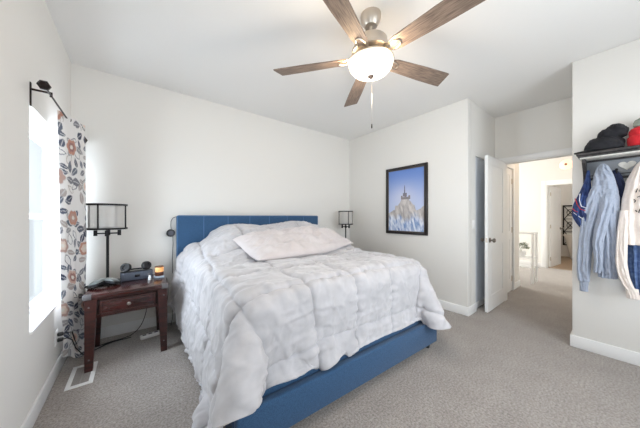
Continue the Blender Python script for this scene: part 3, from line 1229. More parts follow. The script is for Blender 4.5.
X_, Y_, Z_ = mask_grid(1.06, 0.004, 0.016)
grid_object('backing', X_, Y_, Z_, mat('mask_black', (28, 28, 32), 0.8), mk, wrap=True)
X_, Y_, Z_ = mask_grid(0.95, 0.018, 0.012)
grid_object('silver_face', X_, Y_, Z_, mat('mask_silver', (112, 118, 118), 0.38, sheen=0.3), mk, wrap=True)
MB().tube([(-0.10, 0, 0.012), (-0.115, 0.03, 0.010), (-0.06, 0.062, 0.008), (0.03, 0.068, 0.008), (0.10, 0.03, 0.010), (0.105, 0, 0.012)], 0.006, 8).build('strap', mat('mask_black', (28, 28, 32)), mk)

# clock speaker box
bxt = thing('speaker_box', 'slate grey speaker box on the nightstand under the black headphones', 'speaker', (0.505, -0.28, NT), math.radians(4))
MB().box(-0.128, 0.128, -0.045, 0.045, 0, 0.082, 0.006, 3).build('housing', M_darkgrey, bxt)
MB().box(-0.020, 0.020, -0.0475, -0.0445, 0.032, 0.056, 0.001).build('display', mat('display_black', (14, 16, 24), 0.15), bxt)
MB().box(-0.122, 0.122, -0.042, 0.042, 0.082, 0.0845, 0.001).build('top_panel', M_blackplastic, bxt)
MB().box(0.085, 0.10, -0.047, -0.0445, 0.02, 0.05, 0.001).build('button', M_pewter, bxt)

# headphones lying on the box
hp = thing('headphones', 'black over-ear headphones resting on the slate speaker box', 'headphones', (0.50, -0.28, NT + 0.0852), math.radians(4))
hp.scale = (1.25, 1.25, 1.25)
for s in (-1, 1):
    Mx = Matrix.Translation((s * 0.062, -0.004, 0.034)) @ Matrix.Rotation(s * 0.5, 4, 'Z') @ Matrix.Rotation(math.radians(78), 4, 'X')
    e = MB().lathe([(0.0, -0.012), (0.028, -0.012), (0.034, -0.004), (0.034, 0.006), (0.028, 0.012)], 28, Mx).build('ear_cup', M_blackplastic, hp)
    m = MB()
    m.lathe([(0.030, 0.010), (0.034, 0.016), (0.030, 0.024), (0.018, 0.024), (0.015, 0.013), (0, 0.013)], 28, Mx)
    m.build('ear_pad', mat('ear_pad', (30, 30, 34), 0.5), e)
hb = [(-0.066 * math.cos(a) , 0.006 + 0.070 * math.sin(a) * 0.55, 0.008) for a in np.linspace(0, PI, 16)]
MB().tube(hb, 0.006, 10).build('headband', M_blackplastic, hp)
for s in (-1, 1):
    MB().tube([(s * 0.066, 0.006, 0.010), (s * 0.074, 0.004, 0.024), (s * 0.070, 0.004, 0.040)], 0.004, 8).build('yoke', M_pewter, hp)

# candle jar
cj = thing('candle_jar', 'amber candle jar with dark base, glowing orange beside the speaker box', 'candle', (0.690, -0.325, NT + 0.0185))
cj.scale = (1.12, 1.12, 1.3)
MB().lathe([(0.0, 0), (0.033, 0.0), (0.034, 0.004), (0.034, 0.030)], 28).build('jar_base', mat('brown_wax', (84, 44, 26), 0.35), cj)
MB().lathe([(0.034, 0.030), (0.034, 0.068), (0.031, 0.068), (0.031, 0.034), (0, 0.034)], 28, cap=False).build('jar_glass', mat('amber_glow', (240, 170, 100), 0.3, noise=(28, .8, 2), rgb2=(255, 215, 160), emit=((255, 160, 80), 0.35)), cj)
MB().lathe([(0.0346, 0.066), (0.0355, 0.069), (0.0355, 0.073), (0.030, 0.073), (0.030, 0.069)], 28).build('rim', mat('brass_rim', (130, 92, 62), 0.4, 0.5), cj)
# small clear tray
tr = thing('small_tray', 'small pale blue grey tray under the candle on the nightstand corner', 'tray', (0.690, -0.33, NT))
MB().box(-0.048, 0.040, -0.05, 0.05, 0, 0.018, 0.005, 3).build('tray_body', mat('pale_tray', (168, 182, 196), 0.3), tr)
# white bottle
bt_ = thing('small_bottle', 'tiny white bottle at the front of the nightstand top', 'bottle', (0.605, -0.405, NT))
MB().lathe([(0.0, 0), (0.012, 0), (0.013, 0.003), (0.013, 0.028), (0.008, 0.034)], 20).build('body', M_plate, bt_)
MB().lathe([(0.009, 0.033), (0.009, 0.044), (0.007, 0.046), (0, 0.046)], 20).build('cap', M_plate, bt_)

# cords and clutter behind and beside the nightstand
def cord(name, pts, label, cat='cord', r=0.0035, m=None, n=60):
    P = [np.array(p, float) for p in pts]
    P = [2 * P[0] - P[1]] + P + [2 * P[-1] - P[-2]]
    out = []
    for i in range(1, len(P) - 2):
        for t in np.linspace(0, 1, 9, endpoint=False):
            a, b, c, d = P[i - 1], P[i], P[i + 1], P[i + 2]
            out.append(tuple(0.5 * ((2 * b) + (-a + c) * t + (2 * a - 5 * b + 4 * c - d) * t * t + (-a + 3 * b - 3 * c + d) * t ** 3)))
    out.append(tuple(P[-2]))
    o = MB().tube(out, r, 8).build(name, m or M_cord)
    return tag(o, label, cat)


cord('lamp_cord', [(0.30, -0.118, 0.60), (0.31, -0.06, 0.5), (0.40, -0.035, 0.34), (0.52, -0.03, 0.30), (0.58, -0.045, 0.40), (0.60, -0.08, 0.30), (0.55, -0.10, 0.10), (0.45, -.12, 0.006), (0.30, -0.16, 0.006), (0.18, -0.20, 0.006)],
     'black cord looping down the back wall behind the nightstand')
cord('charging_cable', [(0.755, -0.30, 0.60), (0.765, -0.34, 0.45), (0.752, -0.30, 0.28), (0.765, -0.22, 0.15), (0.73, -0.20, 0.07), (0.72, -0.22, 0.045)],
     'black charging cable hanging between nightstand and comforter')
cord('charging_cable', [(0.745, -0.22, 0.60), (0.755, -0.18, 0.42), (0.765, -0.24, 0.25), (0.75, -0.28, 0.12), (0.72, -0.30, 0.045)],
     'thin black cable behind the other one at the right side of the nightstand')
ps = thing('power_strip', 'white power strip on the carpet between nightstand and bed', 'power strip', (0.66, -0.26, 0.001), math.radians(10))
MB().box(-0.13, 0.10, -0.028, 0.028, 0, 0.034, 0.006, 3).build('housing', M_plate, ps)
for k in range(4):
    MB().box(-0.11 + k * 0.05, -0.08 + k * 0.05, -0.014, 0.014, 0.034, 0.0355, 0.0005).build('socket', mat('socket_grey', (120, 120, 125), 0.5), ps)
MB().box(0.045, 0.085, -0.02, 0.02, 0.034, 0.062, 0.004).build('adapter', M_blackplastic, ps)

# floor vent
fv = thing('floor_vent', 'white metal floor register in the carpet in front of the nightstand', 'floor vent', (0.165, -0.675, 0.0005), math.radians(90))
mb = MB()
mb.box(-0.165, 0.165, -0.075, -0.048, 0, 0.008, 0.002)
mb.box(-0.165, 0.165, 0.048, 0.075, 0, 0.008, 0.002)
mb.box(-0.165, -0.135, -0.048, 0.048, 0, 0.008, 0.002)
mb.box(0.135, 0.165, -0.048, 0.048, 0, 0.008, 0.002)
mb.build('rim', M_trim, fv)
MB().box(-0.135, 0.135, -0.048, 0.048, 0.0005, 0.002).build('duct_screen', mat('duct_grey', (120, 117, 114), 0.8), fv)
mb = MB()
for k in range(14):
    x = -0.126 + k * 0.0194
    mb.box(x - 0.003, x + 0.003, -0.048, 0.048, 0.002, 0.0065)
mb.box(-0.135, 0.135, -0.003, 0.003, 0.002, 0.007)
mb.build('louvre', mat('louvre_grey', (168, 162, 158), 0.6), fv)

# ------------------------------------------------------------------ curtain and rod
rod = thing('curtain_rod', 'thin dark bronze curtain rod with faceted finial above the left window', 'curtain rod', (0, -1.28, 1.99))
MB().tube([(0.085, 0.02, 0), (0.085, 1.16, 0)], 0.005, 12).build('pole', M_bronze, rod)
Mf = Matrix.Translation((0.085, 0.025, 0)) @ Matrix.Rotation(PI / 2, 4, 'X')
MB().lathe([(0.007, 0), (0.014, 0.005), (0.028, 0.018), (0.028, 0.034), (0.014, 0.050), (0.0, 0.053)], 6, Mf).build('finial', M_bronze, rod, smooth=False)
MB().lathe([(0.009, 0), (0.02, 0.008), (0.042, 0.028), (0.042, 0.050), (0.02, 0.072), (0.0, 0.076)], 6, Matrix.Translation((0.085, 1.155, 0)) @ Matrix.Rotation(-PI / 2, 4, 'X')).build('finial', M_bronze, rod, smooth=False)
for y in (0.145, 1.10):
    mb = MB()
    mb.box(0.0005, 0.006, y - 0.008, y + 0.008, -0.085, 0.055)
    mb.box(0.006, 0.085, y - 0.005, y + 0.005, 0.010, 0.020)
    mb.box(0.079, 0.091, y - 0.004, y + 0.004, -0.009, 0.020)
    mb.build('bracket', M_bronze, rod)


def curtain_colors(Sx, Tz):
    """pattern in metres across (Sx) and down (Tz)"""
    base_ = linarr((226, 224, 223))
    C = np.ones(Sx.shape + (3,)) * base_
    rr = random.Random(21)
    pal_leaf = [(84, 90, 108), (100, 106, 120), (122, 122, 130), (150, 148, 150), (92, 98, 112), (60, 66, 86), (170, 160, 156)]
    W, Hh = Sx.max(), Tz.max()

    def paint(mask, col):
        C[mask] = linarr(col)

    items = []
    gy = 0.075
    ny = int(Hh / gy) + 1
    nx = int(W / 0.075) + 1
    for i in range(nx):
        for j in range(ny):
            items.append((i * 0.075 + rr.uniform(0, .05), j * gy + rr.uniform(0, .05), rr.uniform(0, 6.28), rr.random()))
    rr.shuffle(items)
    for (cx, cy, an, k) in items:
        if k < 0.9:
            L = rr.uniform(0.034, 0.056)
            Wd = L * rr.uniform(0.42, 0.6)
            dx, dy = Sx - cx, Tz - cy
            u = dx * math.cos(an) + dy * math.sin(an)
            v = -dx * math.sin(an) + dy * math.cos(an)
            inside = (np.abs(u) < L)
            hw = Wd * (1 - (u / L) ** 2) * (1 - 0.3 * u / L)
            m = inside & (np.abs(v) < hw)
            if rr.random() < 0.12:
                paint(m & (np.abs(v) > hw - 0.006), rr.choice(pal_leaf))
            else:
                paint(m, rr.choice(pal_leaf))
                paint(m & (np.abs(v) < 0.0025), (200, 199, 200))
    # flowers
    fl = []
    for j in range(int(Hh / 0.26) + 1):
        for i in range(int(W / 0.30) + 1):
            fl.append((i * 0.30 + (0.15 if j % 2 else 0) + rr.uniform(-.03, .03), j * 0.26 + rr.uniform(-.03, .03), rr.random()))
    for (cx, cy, k) in fl:
        dx, dy = Sx - cx, Tz - cy
        r = np.sqrt(dx * dx + dy * dy)
        an = np.arctan2(dy, dx)
        R = 0.062
        if k < 0.6:
            pet = R * (0.82 + 0.18 * np.abs(np.cos(an * 3)))
            paint(r < pet + 0.006, (208, 206, 204))
            paint(r < pet, rr.choice([(196, 166, 154), (206, 176, 160), (178, 150, 142), (184, 136, 120)]))
            paint(r < pet * 0.62, rr.choice([(180, 148, 136), (214, 196, 184), (152, 114, 108)]))
            paint(r < pet * 0.28, (214, 208, 200))
        else:
            paint(r < R * 1.05, (210, 208, 206))
            ring = (r > R * 0.86) & (r < R * 1.1) & (np.sin(an * 22) > 0)
            paint(ring, (40, 42, 56))
            paint(r < R * 0.62, (226, 200, 186))
            paint(r < R * 0.3, (184, 148, 138))
    return C


def make_curtain():
    nu, nv = 240, 330
    s = np.linspace(0, 1, nu)
    v = np.linspace(0, 1, nv)
    # top and bottom polylines (x, y); the near fold faces the room
    top = [(0.045, -0.78), (0.085, -0.74), (0.158, -0.50), (0.15, -0.44), (0.075, -0.42), (0.05, -0.36), (0.13, -0.30), (0.12, -0.24), (0.06, -0.23), (0.06, -0.17), (0.12, -0.14)]
    bot = [(0.030, -0.54), (0.055, -0.52), (0.135, -0.34), (0.15, -0.31), (0.075, -0.28), (0.05, -0.24), (0.13, -0.21), (0.12, -0.17), (0.06, -0.16), (0.06, -0.11), (0.11, -0.08)]

    def poly(pts):
        P = np.array(pts)
        d = np.r_[0, np.cumsum(np.linalg.norm(np.diff(P, axis=0), axis=1))]
        L = d[-1]
        q = np.linspace(0, L, nu)
        x = np.interp(q, d, P[:, 0])
        y = np.interp(q, d, P[:, 1])
        k = np.hanning(17)
        k /= k.sum()
        xp = np.convolve(np.pad(x, 8, mode='edge'), k, 'valid')
        yp = np.convolve(np.pad(y, 8, mode='edge'), k, 'valid')
        return xp, yp, L
    tx, ty, L = poly(top)
    bx_, by_, _ = poly(bot)
    t = v[None, :]
    e = t ** 0.9
    X = tx[:, None] * (1 - e) + bx_[:, None] * e
    Y = ty[:, None] * (1 - e) + by_[:, None] * e
    n = 0.006 * fbm(s[:, None] * 12, t * 4, 3) * (0.3 + t)
    X = X + n
    Y = Y + n * .6
    X = np.maximum(X, 0.018)
    z0 = 2.022 - 0.012 * np.abs(np.sin(s * 16))
    zb = 0.02 + 0.10 * (1 - sstep(0.0, 0.30, s))
    Z = z0[:, None] * (1 - t) + zb[:, None] * t
    C = curtain_colors(np.repeat((s * L * 1.05)[:, None], nv, 1), np.repeat(t * 2.0, nu, 0))
    return X, Y, Z, C


X_, Y_, Z_, C_ = make_curtain()
cu = thing('curtain', 'white curtain with grey leaf and terracotta flower print bunched at the window edge', 'curtain', (0, 0, 0))
grid_object('cloth_panel', X_, Y_, Z_, vcol_mat('printed_cotton', 0.85, translucent=0.0), cu, C_, solid=0.0)
for y in (-0.68, -0.60, -0.42, -0.30, -0.18):
    MB().tube([(0.085 + 0.017 * math.cos(a), y, 1.99 + 0.017 * math.sin(a)) for a in np.linspace(0, 2 * PI, 20, endpoint=False)], 0.004, 8, closed=True).build('grommet', M_bronze, cu)

# ------------------------------------------------------------------ picture
def picture_colors(U, V):
    """U 0..1 left to right as seen, V 0..1 bottom to top"""
    top = linarr((104, 138, 206))
    bot = linarr((196, 208, 238))
    t = sstep(0.3, 1.0, V)[..., None]
    C = bot * (1 - t) + top * t
    hz = np.exp(-((U - .45) ** 2 / .08 + (V - .55) ** 2 / .03))[..., None] * 0.5
    C = C * (1 - hz) + linarr((228, 226, 238)) * hz
    n = fbm(U * 9, V * 9, 5)
    n2 = fbm(U * 22 + V * 9, V * 10 - U * 4, 4)
    ridge = 0.555 - 1.0 * np.abs(U - 0.50) ** 1.3 + 0.02 * n
    ridge = np.maximum(ridge, 0.30 + 0.08 * U + 0.03 * n)
    ridge = np.where((U > .42) & (U < .60), np.maximum(ridge, 0.52 + .01 * n), ridge)
    ridge = np.maximum(ridge, np.where((U > .20) & (U < .40), 0.43 + 0.03 * n, 0))
    rock = V < ridge
    k = np.clip(0.5 + 0.5 * n2, 0, 1)[..., None]
    R = linarr((164, 158, 158)) * (1 - k) + linarr((216, 210, 208)) * k
    C = np.where(rock[..., None], R, C)
    snow = V < (0.18 + 0.07 * n + 0.08 * (1 - U))
    ks = np.clip(0.5 + 0.6 * n2, 0, 1)[..., None]
    Sn = linarr((120, 150, 200)) * (1 - ks) + linarr((232, 238, 250)) * ks
    mix = sstep(0.30, 0.14, V + 0.05 * n)[..., None]
    Sn2 = R * (1 - mix) + Sn * mix
    C = np.where((V < 0.32)[..., None] & rock[..., None], Sn2, C)
    # station building and mast on the summit
    bld = (np.abs(U - 0.50) < 0.13) & (V > 0.515) & (V < 0.575 - 0.02 * (np.sin(U * 60) > 0))
    C[bld] = linarr((136, 130, 136))
    bl2 = (np.abs(U - 0.48) < 0.055) & (V >= 0.56) & (V < 0.62)
    C[bl2] = linarr((124, 120, 132))
    mast = (np.abs(U - 0.475) < 0.014 * (1 - (V - 0.62) / 0.16).clip(0, 1) + 0.004) & (V >= 0.6) & (V < 0.74)
    C[mast] = linarr((104, 108, 132))
    return C


pw, ph = 0.705, 1.045
pic = thing('framed_picture', 'framed picture of a mountain peak with blue sky on the right wall', 'picture', (A - 0.001, -1.2245, 1.5))
mb = MB()
for (ya, yb, za, zb) in ((-pw / 2, -pw / 2 + .042, -ph / 2, ph / 2), (pw / 2 - .042, pw / 2, -ph / 2, ph / 2),
                         (-pw / 2 + .042, pw / 2 - .042, -ph / 2, -ph / 2 + .042), (-pw / 2 + .042, pw / 2 - .042, ph / 2 - .042, ph / 2)):
    mb.box(-0.028, 0, ya, yb, za, zb, 0.003)
mb.build('frame', mat('dark_frame', (34, 28, 28), 0.4), pic)
mb = MB()
rect_bar_frame(mb, -pw / 2 + .042, pw / 2 - .042, -ph / 2 + .042, ph / 2 - .042, 0.007, -0.025, -0.014)
mb.build('inner_lip', mat('frame_lip', (96, 84, 72), 0.4, 0.3), pic)
nu, nv = 220, 330
U_, V_ = np.meshgrid(np.linspace(0, 1, nu), np.linspace(0, 1, nv), indexing='ij')
iw, ih = pw - 0.084, ph - 0.084
grid_object('print', np.full_like(U_, -0.012), (0.5 - U_) * iw, (V_ - 0.5) * ih, vcol_mat('picture_print', 0.35), pic, picture_colors(U_, V_))

# ------------------------------------------------------------------ ceiling fan
M_blade = mat('weathered_blade', (92, 78, 70), 0.55, noise=(10, 0.8, 6), rgb2=(142, 124, 110), stretch=(1, 14, 1))
M_globe = bpy.data.materials.new('frosted_globe')
M_globe.use_nodes = True
b_ = M_globe.node_tree.nodes['Principled BSDF']
b_.inputs['Base Color'].default_value = (0.95, 0.92, 0.85, 1)
b_.inputs['Roughness'].default_value = 0.35
b_.inputs['Emission Color'].default_value = lin((255, 240, 214))
b_.inputs['Emission Strength'].default_value = 1.0
FXc, FYc = 1.87, -2.14
fan = thing('ceiling_fan', 'five blade ceiling fan with brown wooden blades and a lit glass bowl', 'ceiling fan', (FXc, FYc, H), 0)
MB().lathe([(0.075, 0), (0.075, -0.02), (0.068, -0.05), (0.05, -0.078), (0.045, -0.085), (0.02, -0.088)], 40).build('canopy', M_nickel, fan)
MB().lathe([(0.012, -0.08), (0.012, -0.15), (0.03, -0.152), (0.034, -0.17)], 20).build('downrod', M_nickel, fan)
MB().lathe([(0.034, -0.165), (0.09, -0.175), (0.118, -0.195), (0.125, -0.225), (0.125, -0.25), (0.14, -0.262), (0.14, -0.285), (0.115, -0.30), (0.06, -0.305)], 48).build('motor_housing', M_nickel, fan)
MB().lathe([(0.06, -0.30), (0.07, -0.335), (0.16, -0.338), (0.168, -0.345), (0.168, -0.352), (0.155, -0.352)], 48, cap=False).build('light_ring', M_nickel, fan)
MB().lathe([(0.160, -0.342), (0.163, -0.36), (0.155, -0.388), (0.13, -0.417), (0.09, -0.438), (0.04, -0.449), (0.0, -0.45)], 48, cap=False).build('glass_bowl', M_globe, fan)
MB().lathe([(0.022, -0.446), (0.024, -0.454), (0.015, -0.463), (0.008, -0.472), (0, -0.474)], 20).build('finial', M_bronze, fan)
ch = MB()
ch.tube([(0.012, 0, -0.45), (0.012, 0, -0.80)], 0.0008, 6)
pc = ch.build('pull_chain', M_nickel, fan)
MB().lathe([(0.0, -0.835), (0.005, -0.83), (0.004, -0.805), (0.001, -0.80)], 12, Matrix.Translation((0.012, 0, 0))).build('chain_pull', M_bronze, pc)
for k in range(5):
    a = math.radians(-15.5 + 72 * k)
    R_ = Matrix.Rotation(a, 4, 'Z')
    pitch = Matrix.Rotation(math.radians(-13), 4, 'X')
    T0 = R_ @ Matrix.Translation((0, 0, -0.318)) @ pitch
    # outline
    n = 26
    xs = np.linspace(0.175, 0.75, n)
    wd = np.interp(xs, [0.175, 0.22, 0.5, 0.70, 0.75], [0.040, 0.053, 0.066, 0.069, 0.067])
    pts = [(x, w) for x, w in zip(xs, wd)]
    pts2 = [(x + (0.0 if x < 0.74 else -0.022), -w) for x, w in zip(xs, wd)]
    outl = pts2 + pts[::-1]
    m = MB()
    m.prism(outl, -0.004, outl, 0.004, None)
    bl = m.build('blade', M_blade, fan, smooth=False)
    bl.matrix_local = T0
    ir = MB()
    for s in (-1, 1):
        ir.tube([(0.115, s * 0.016, 0.02), (0.16, s * 0.026, 0.006), (0.21, s * 0.032, 0.008), (0.245, s * 0.020, 0.009), (0.255, 0, 0.009)], 0.006, 8)
        ir.tube([(0.115, s * 0.016, 0.02), (0.16, s * 0.026, 0.0), (0.20, s * 0.030, -0.0075), (0.235, s * 0.018, -0.008), (0.243, 0, -0.008)], 0.005, 8)
    io = ir.build('blade_iron', M_nickel, fan)
    io.matrix_local = T0
# bulbs of the fan: glow spilling out over the bowl's rim
for k in range(3):
    a = 2 * PI * k / 3 + 0.4
    lamp_light('fan_bulb', (FXc + 0.185 * math.cos(a), FYc + 0.185 * math.sin(a), H - 0.365), 2.6, (1.0, 0.72, 0.42), 0.03)
lamp_light('fan_bowl_light', (FXc, FYc, H - 0.58), 15, (1.0, 0.90, 0.78), 0.12)

# ------------------------------------------------------------------ coat rack
M_rack = mat('distressed_black_paint', (40, 38, 40), 0.5, noise=(40, 0.9, 5), rgb2=(66, 62, 62))
M_rackp = mat('rack_grey_panel', (138, 142, 148), 0.6)
M_white_worn = mat('worn_white_paint', (222, 220, 214), 0.6, noise=(30, .8, 4), rgb2=(200, 198, 192))
rk = thing('coat_rack', 'black wall shelf with coat hooks and a white heart on its grey panel', 'coat rack', (A3, -3.5, 1.6))
RL0, RL1 = -0.47, 0.47   # along y (local)
mb = MB()
mb.box(-0.215, -0.001, RL0, RL1, 0.190, 0.212, 0.005, 2)
mb.box(-0.195, -0.001, RL0 + .01, RL1 - .01, 0.176, 0.190, 0.003)
mb.build('shelf', M_rack, rk)
mb = MB()
mb.box(-0.180, -0.001, RL0 + .018, RL1 - .018, 0.162, 0.176, 0.003)
mb.build('shelf_moulding', M_white_worn, rk)
for s in (-1, 1):
    y = s * 0.44
    m = MB()
    pr = [(-0.001, -0.04), (-0.03, -0.04), (-0.035, 0.0), (-0.06, 0.05), (-0.12, 0.10), (-0.16, 0.13), (-0.165, 0.162), (-0.001, 0.162)]
    n = len(pr)
    vs = [(x, y - s * 0.0, z) for x, z in pr] + [(x, y - s * 0.022, z) for x, z in pr]
    fs = [(i, (i + 1) % n, n + (i + 1) % n, n + i) for i in range(n)] + [tuple(range(n)), tuple(range(n, 2 * n))[::-1]]
    m.add(vs, fs)
    m.build('end_bracket', M_rack, rk, smooth=False)
MB().box(-0.018, -0.001, -0.418, 0.418, -0.02, 0.160, 0.002).build('back_panel', M_rackp, rk)
mb = MB()
mb.box(-0.024, -0.0185, -0.418, 0.418, -0.02, 0.0, 0.002)
mb.box(-0.026, -0.0185, -0.418, 0.418, 0.145, 0.161, 0.002)
mb.box(-0.024, -0.0185, -0.418, 0.418, 0.018, 0.026, 0.002)
mb.build('rail', M_rack, rk)
for yc in (0.19, -0.19):
    pts = []
    for a in np.linspace(0, 2 * PI, 48, endpoint=False):
        hx = 16 * math.sin(a) ** 3
        hz = 13 * math.cos(a) - 5 * math.cos(2 * a) - 2 * math.cos(3 * a) - math.cos(4 * a)
        pts.append((hx * 0.0030, hz * 0.0027))
    vs = [(-0.0185, yc + p[0], 0.088 + p[1]) for p in pts] + [(-0.026, yc + p[0] * .95, 0.088 + p[1] * .95) for p in pts]
    n = len(pts)
    fs = [(i, (i + 1) % n, n + (i + 1) % n, n + i) for i in range(n)] + [tuple(range(n)), tuple(range(n, 2 * n))[::-1]]
    MB().add(vs, fs).build('heart', M_white_worn, rk, smooth=False)
for y in (0.405, 0.315, 0.245, 0.10, -0.05, -0.20, -0.35):
    mb = MB()
    mb.tube([(-0.025, y, 0.01), (-0.055, y, 0.0), (-0.075, y, 0.02), (-0.08, y, 0.05)], 0.006, 8)
    mb.sphere((-0.08, y, 0.052), 0.009, n=12)
    mb.build('hook', M_blackmetal, rk)


# cloth tube loft for hanging garments ---------------------------------------
def loft(name, stations, m, parent=None, folds=5, amp=0.012, seed=0, nz=70, nk=72, solid=0.0):
    """stations: (z, cy, cx, half_y, half_x) from top down"""
    st = np.array(stations, float)
    t0 = np.linspace(0, 1, len(st))
    t = np.linspace(0, 1, nz)

    def smooth_interp(c):
        y = np.interp(t, t0, st[:, c])
        k = np.hanning(9)
        k /= k.sum()
        yp = np.pad(y, 4, mode='reflect', reflect_type='odd')
        return np.convolve(yp, k, 'valid')
    z, cy, cx, hy, hx = [smooth_interp(c) for c in range(5)]
    hy = np.maximum(hy, 0.002)
    hx = np.maximum(hx, 0.002)
    a = np.linspace(0, 2 * PI, nk, endpoint=False)
    T_, A_ = np.meshgrid(t, a, indexing='ij')
    ph_ = 1.3 * vnoise(T_ * 3 + seed, A_ * 0 + seed)
    # folds run downwards: modulate the depth (x) as a function of the y position
    Yn = np.cos(A_)
    f = np.sin(Yn * folds * PI * 0.5 + ph_ + seed) * 0.6 + 0.4 * np.sin(Yn * folds * 1.9 * PI * 0.5 + 2 * ph_ + seed * 2)
    wr = (1 - np.abs(vnoise(Yn * 2 + T_ * 5 + seed, T_ * 9 + seed * 3))) ** 3 + 0.5 * fbm(Yn * 5 + seed, T_ * 14, 3)
    dep = amp * (f * sstep(0.02, 0.25, T_) + 0.55 * wr)
    sgn = -1
    sa = np.sin(A_)
    sup = np.sign(sa) * np.abs(sa) ** 0.8
    X = cx[:, None] + sup * hx[:, None] + sgn * dep * (sa < 0.2) * np.abs(sa)
    Y = cy[:, None] + Yn * hy[:, None] * (1 + 0.03 * fbm(T_ * 8 + seed, A_, 2))
    Z = z[:, None] + 0 * A_
    # close the ends
    def ring_close(i):
        return (np.full((1, nk), X[i].mean()), np.full((1, nk), Y[i].mean()), np.full((1, nk), Z[i].mean()))
    a0, b0, c0 = ring_close(0)
    a1, b1, c1 = ring_close(-1)
    X = np.concatenate([a0, X, a1]); Y = np.concatenate([b0, Y, b1]); Z = np.concatenate([c0, Z, c1])
    o = grid_object(name, X, Y, Z, m, parent, wrap=True)
    return o


# hoodie
M_hood = mat('grey_blue_fleece', (146, 155, 172), 0.95, noise=(60, 0.5, 3), rgb2=(162, 170, 186), bump=(300, .4, .0015), sheen=0.3)
ho = thing('hoodie', 'light grey blue hooded sweatshirt hanging from the middle hook of the rack', 'hoodie', (0, 0, 0))
loft('body', [(1.50, -3.195, 3.705, 0.065, 0.050), (1.40, -3.195, 3.705, 0.078, 0.060), (1.25, -3.192, 3.705, 0.080, 0.062), (1.05, -3.200, 3.71, 0.074, 0.058),
              (0.90, -3.205, 3.715, 0.066, 0.052), (0.78, -3.208, 3.72, 0.058, 0.048), (0.72, -3.208, 3.72, 0.055, 0.045)], M_hood, ho, 6, 0.018, 1.3)
loft('hood', [(1.712, -3.180, 3.735, 0.010, 0.012), (1.69, -3.180, 3.73, 0.030, 0.030), (1.64, -3.182, 3.722, 0.050, 0.044), (1.56, -3.186, 3.712, 0.066, 0.054), (1.46, -3.192, 3.708, 0.076, 0.060), (1.40, -3.195, 3.708, 0.070, 0.055)],
     M_hood, ho, 4, 0.014, 2.1)
loft('sleeve', [(1.52, -3.155, 3.69, 0.035, 0.035), (1.40, -3.128, 3.685, 0.045, 0.042), (1.22, -3.105, 3.68, 0.050, 0.042), (1.05, -3.085, 3.685, 0.046, 0.040),
                (0.88, -3.072, 3.69, 0.044, 0.038), (0.74, -3.068, 3.70, 0.042, 0.036), (0.665, -3.070, 3.70, 0.036, 0.032)], M_hood, ho, 3, 0.012, 3.7)
loft('sleeve', [(1.48, -3.225, 3.67, 0.03, 0.03), (1.35, -3.205, 3.655, 0.036, 0.034), (1.18, -3.175, 3.645, 0.038, 0.032), (1.02, -3.155, 3.645, 0.032, 0.030),
                (0.88, -3.160, 3.655, 0.026, 0.026), (0.76, -3.150, 3.665, 0.022, 0.022)], M_hood, ho, 3, 0.010, 5.2)
loft('cuff', [(0.672, -3.071, 3.70, 0.030, 0.027), (0.62, -3.070, 3.70, 0.027, 0.025), (0.575, -3.070, 3.70, 0.027, 0.025)], M_hood, ho, 8, 0.004, 1.0, nz=16)
# navy jacket behind
M_navy = mat('navy_cloth', (24, 32, 60), 0.85, noise=(70, .6, 3), rgb2=(34, 42, 74))
nj = loft('navy_jacket', [(1.65, -3.245, 3.765, 0.012, 0.014), (1.60, -3.25, 3.76, 0.035, 0.02), (1.50, -3.262, 3.758, 0.048, 0.026), (1.38, -3.27, 3.756, 0.045, 0.028), (1.24, -3.262, 3.758, 0.036, 0.028), (1.12, -3.255, 3.76, 0.028, 0.024)],
          M_navy, None, 4, 0.008, 4.4)
tag(nj, 'dark navy jacket hanging between the grey hoodie and the cream sweater', 'jacket')

# blue sports jacket with red and white piping at the left end
M_royal = mat('royal_blue_cloth', (26, 40, 86), 0.7, noise=(26, .9, 4), rgb2=(48, 74, 128))
bj = thing('blue_jacket', 'royal blue jacket with red and white stripes bunched on the leftmost hook', 'jacket', (0, 0, 0))
loft('bundle', [(1.665, -3.095, 3.73, 0.008, 0.012), (1.57, -3.092, 3.73, 0.020, 0.022), (1.45, -3.075, 3.715, 0.040, 0.036), (1.355, -3.058, 3.70, 0.055, 0.046), (1.27, -3.052, 3.695, 0.058, 0.050), (1.195, -3.062, 3.70, 0.044, 0.042), (1.135, -3.074, 3.71, 0.020, 0.022), (1.105, -3.078, 3.71, 0.008, 0.01)],
     M_royal, bj, 5, 0.016, 6.1)
for (mm, pts) in ((mat('red_piping', (178, 40, 48), 0.6), [(3.652, -3.02, 1.46), (3.640, -3.035, 1.40), (3.632, -3.055, 1.36), (3.636, -3.085, 1.345)]),
                  (mat('white_piping', (215, 218, 226), 0.6), [(3.655, -3.05, 1.50), (3.638, -3.048, 1.44), (3.630, -3.060, 1.385), (3.634, -3.09, 1.37)]),
                  (mat('red_piping', (178, 40, 48), 0.6), [(3.648, -3.005, 1.37), (3.638, -3.02, 1.345), (3.636, -3.04, 1.335)]),
                  (mat('white_piping', (215, 218, 226), 0.6), [(3.650, -3.01, 1.33), (3.640, -3.04, 1.30), (3.648, -3.07, 1.27)])):
    MB().tube([(x, y, z - 0.045) for x, y, z in pts], 0.0028, 8).build('stripe', mm, bj)

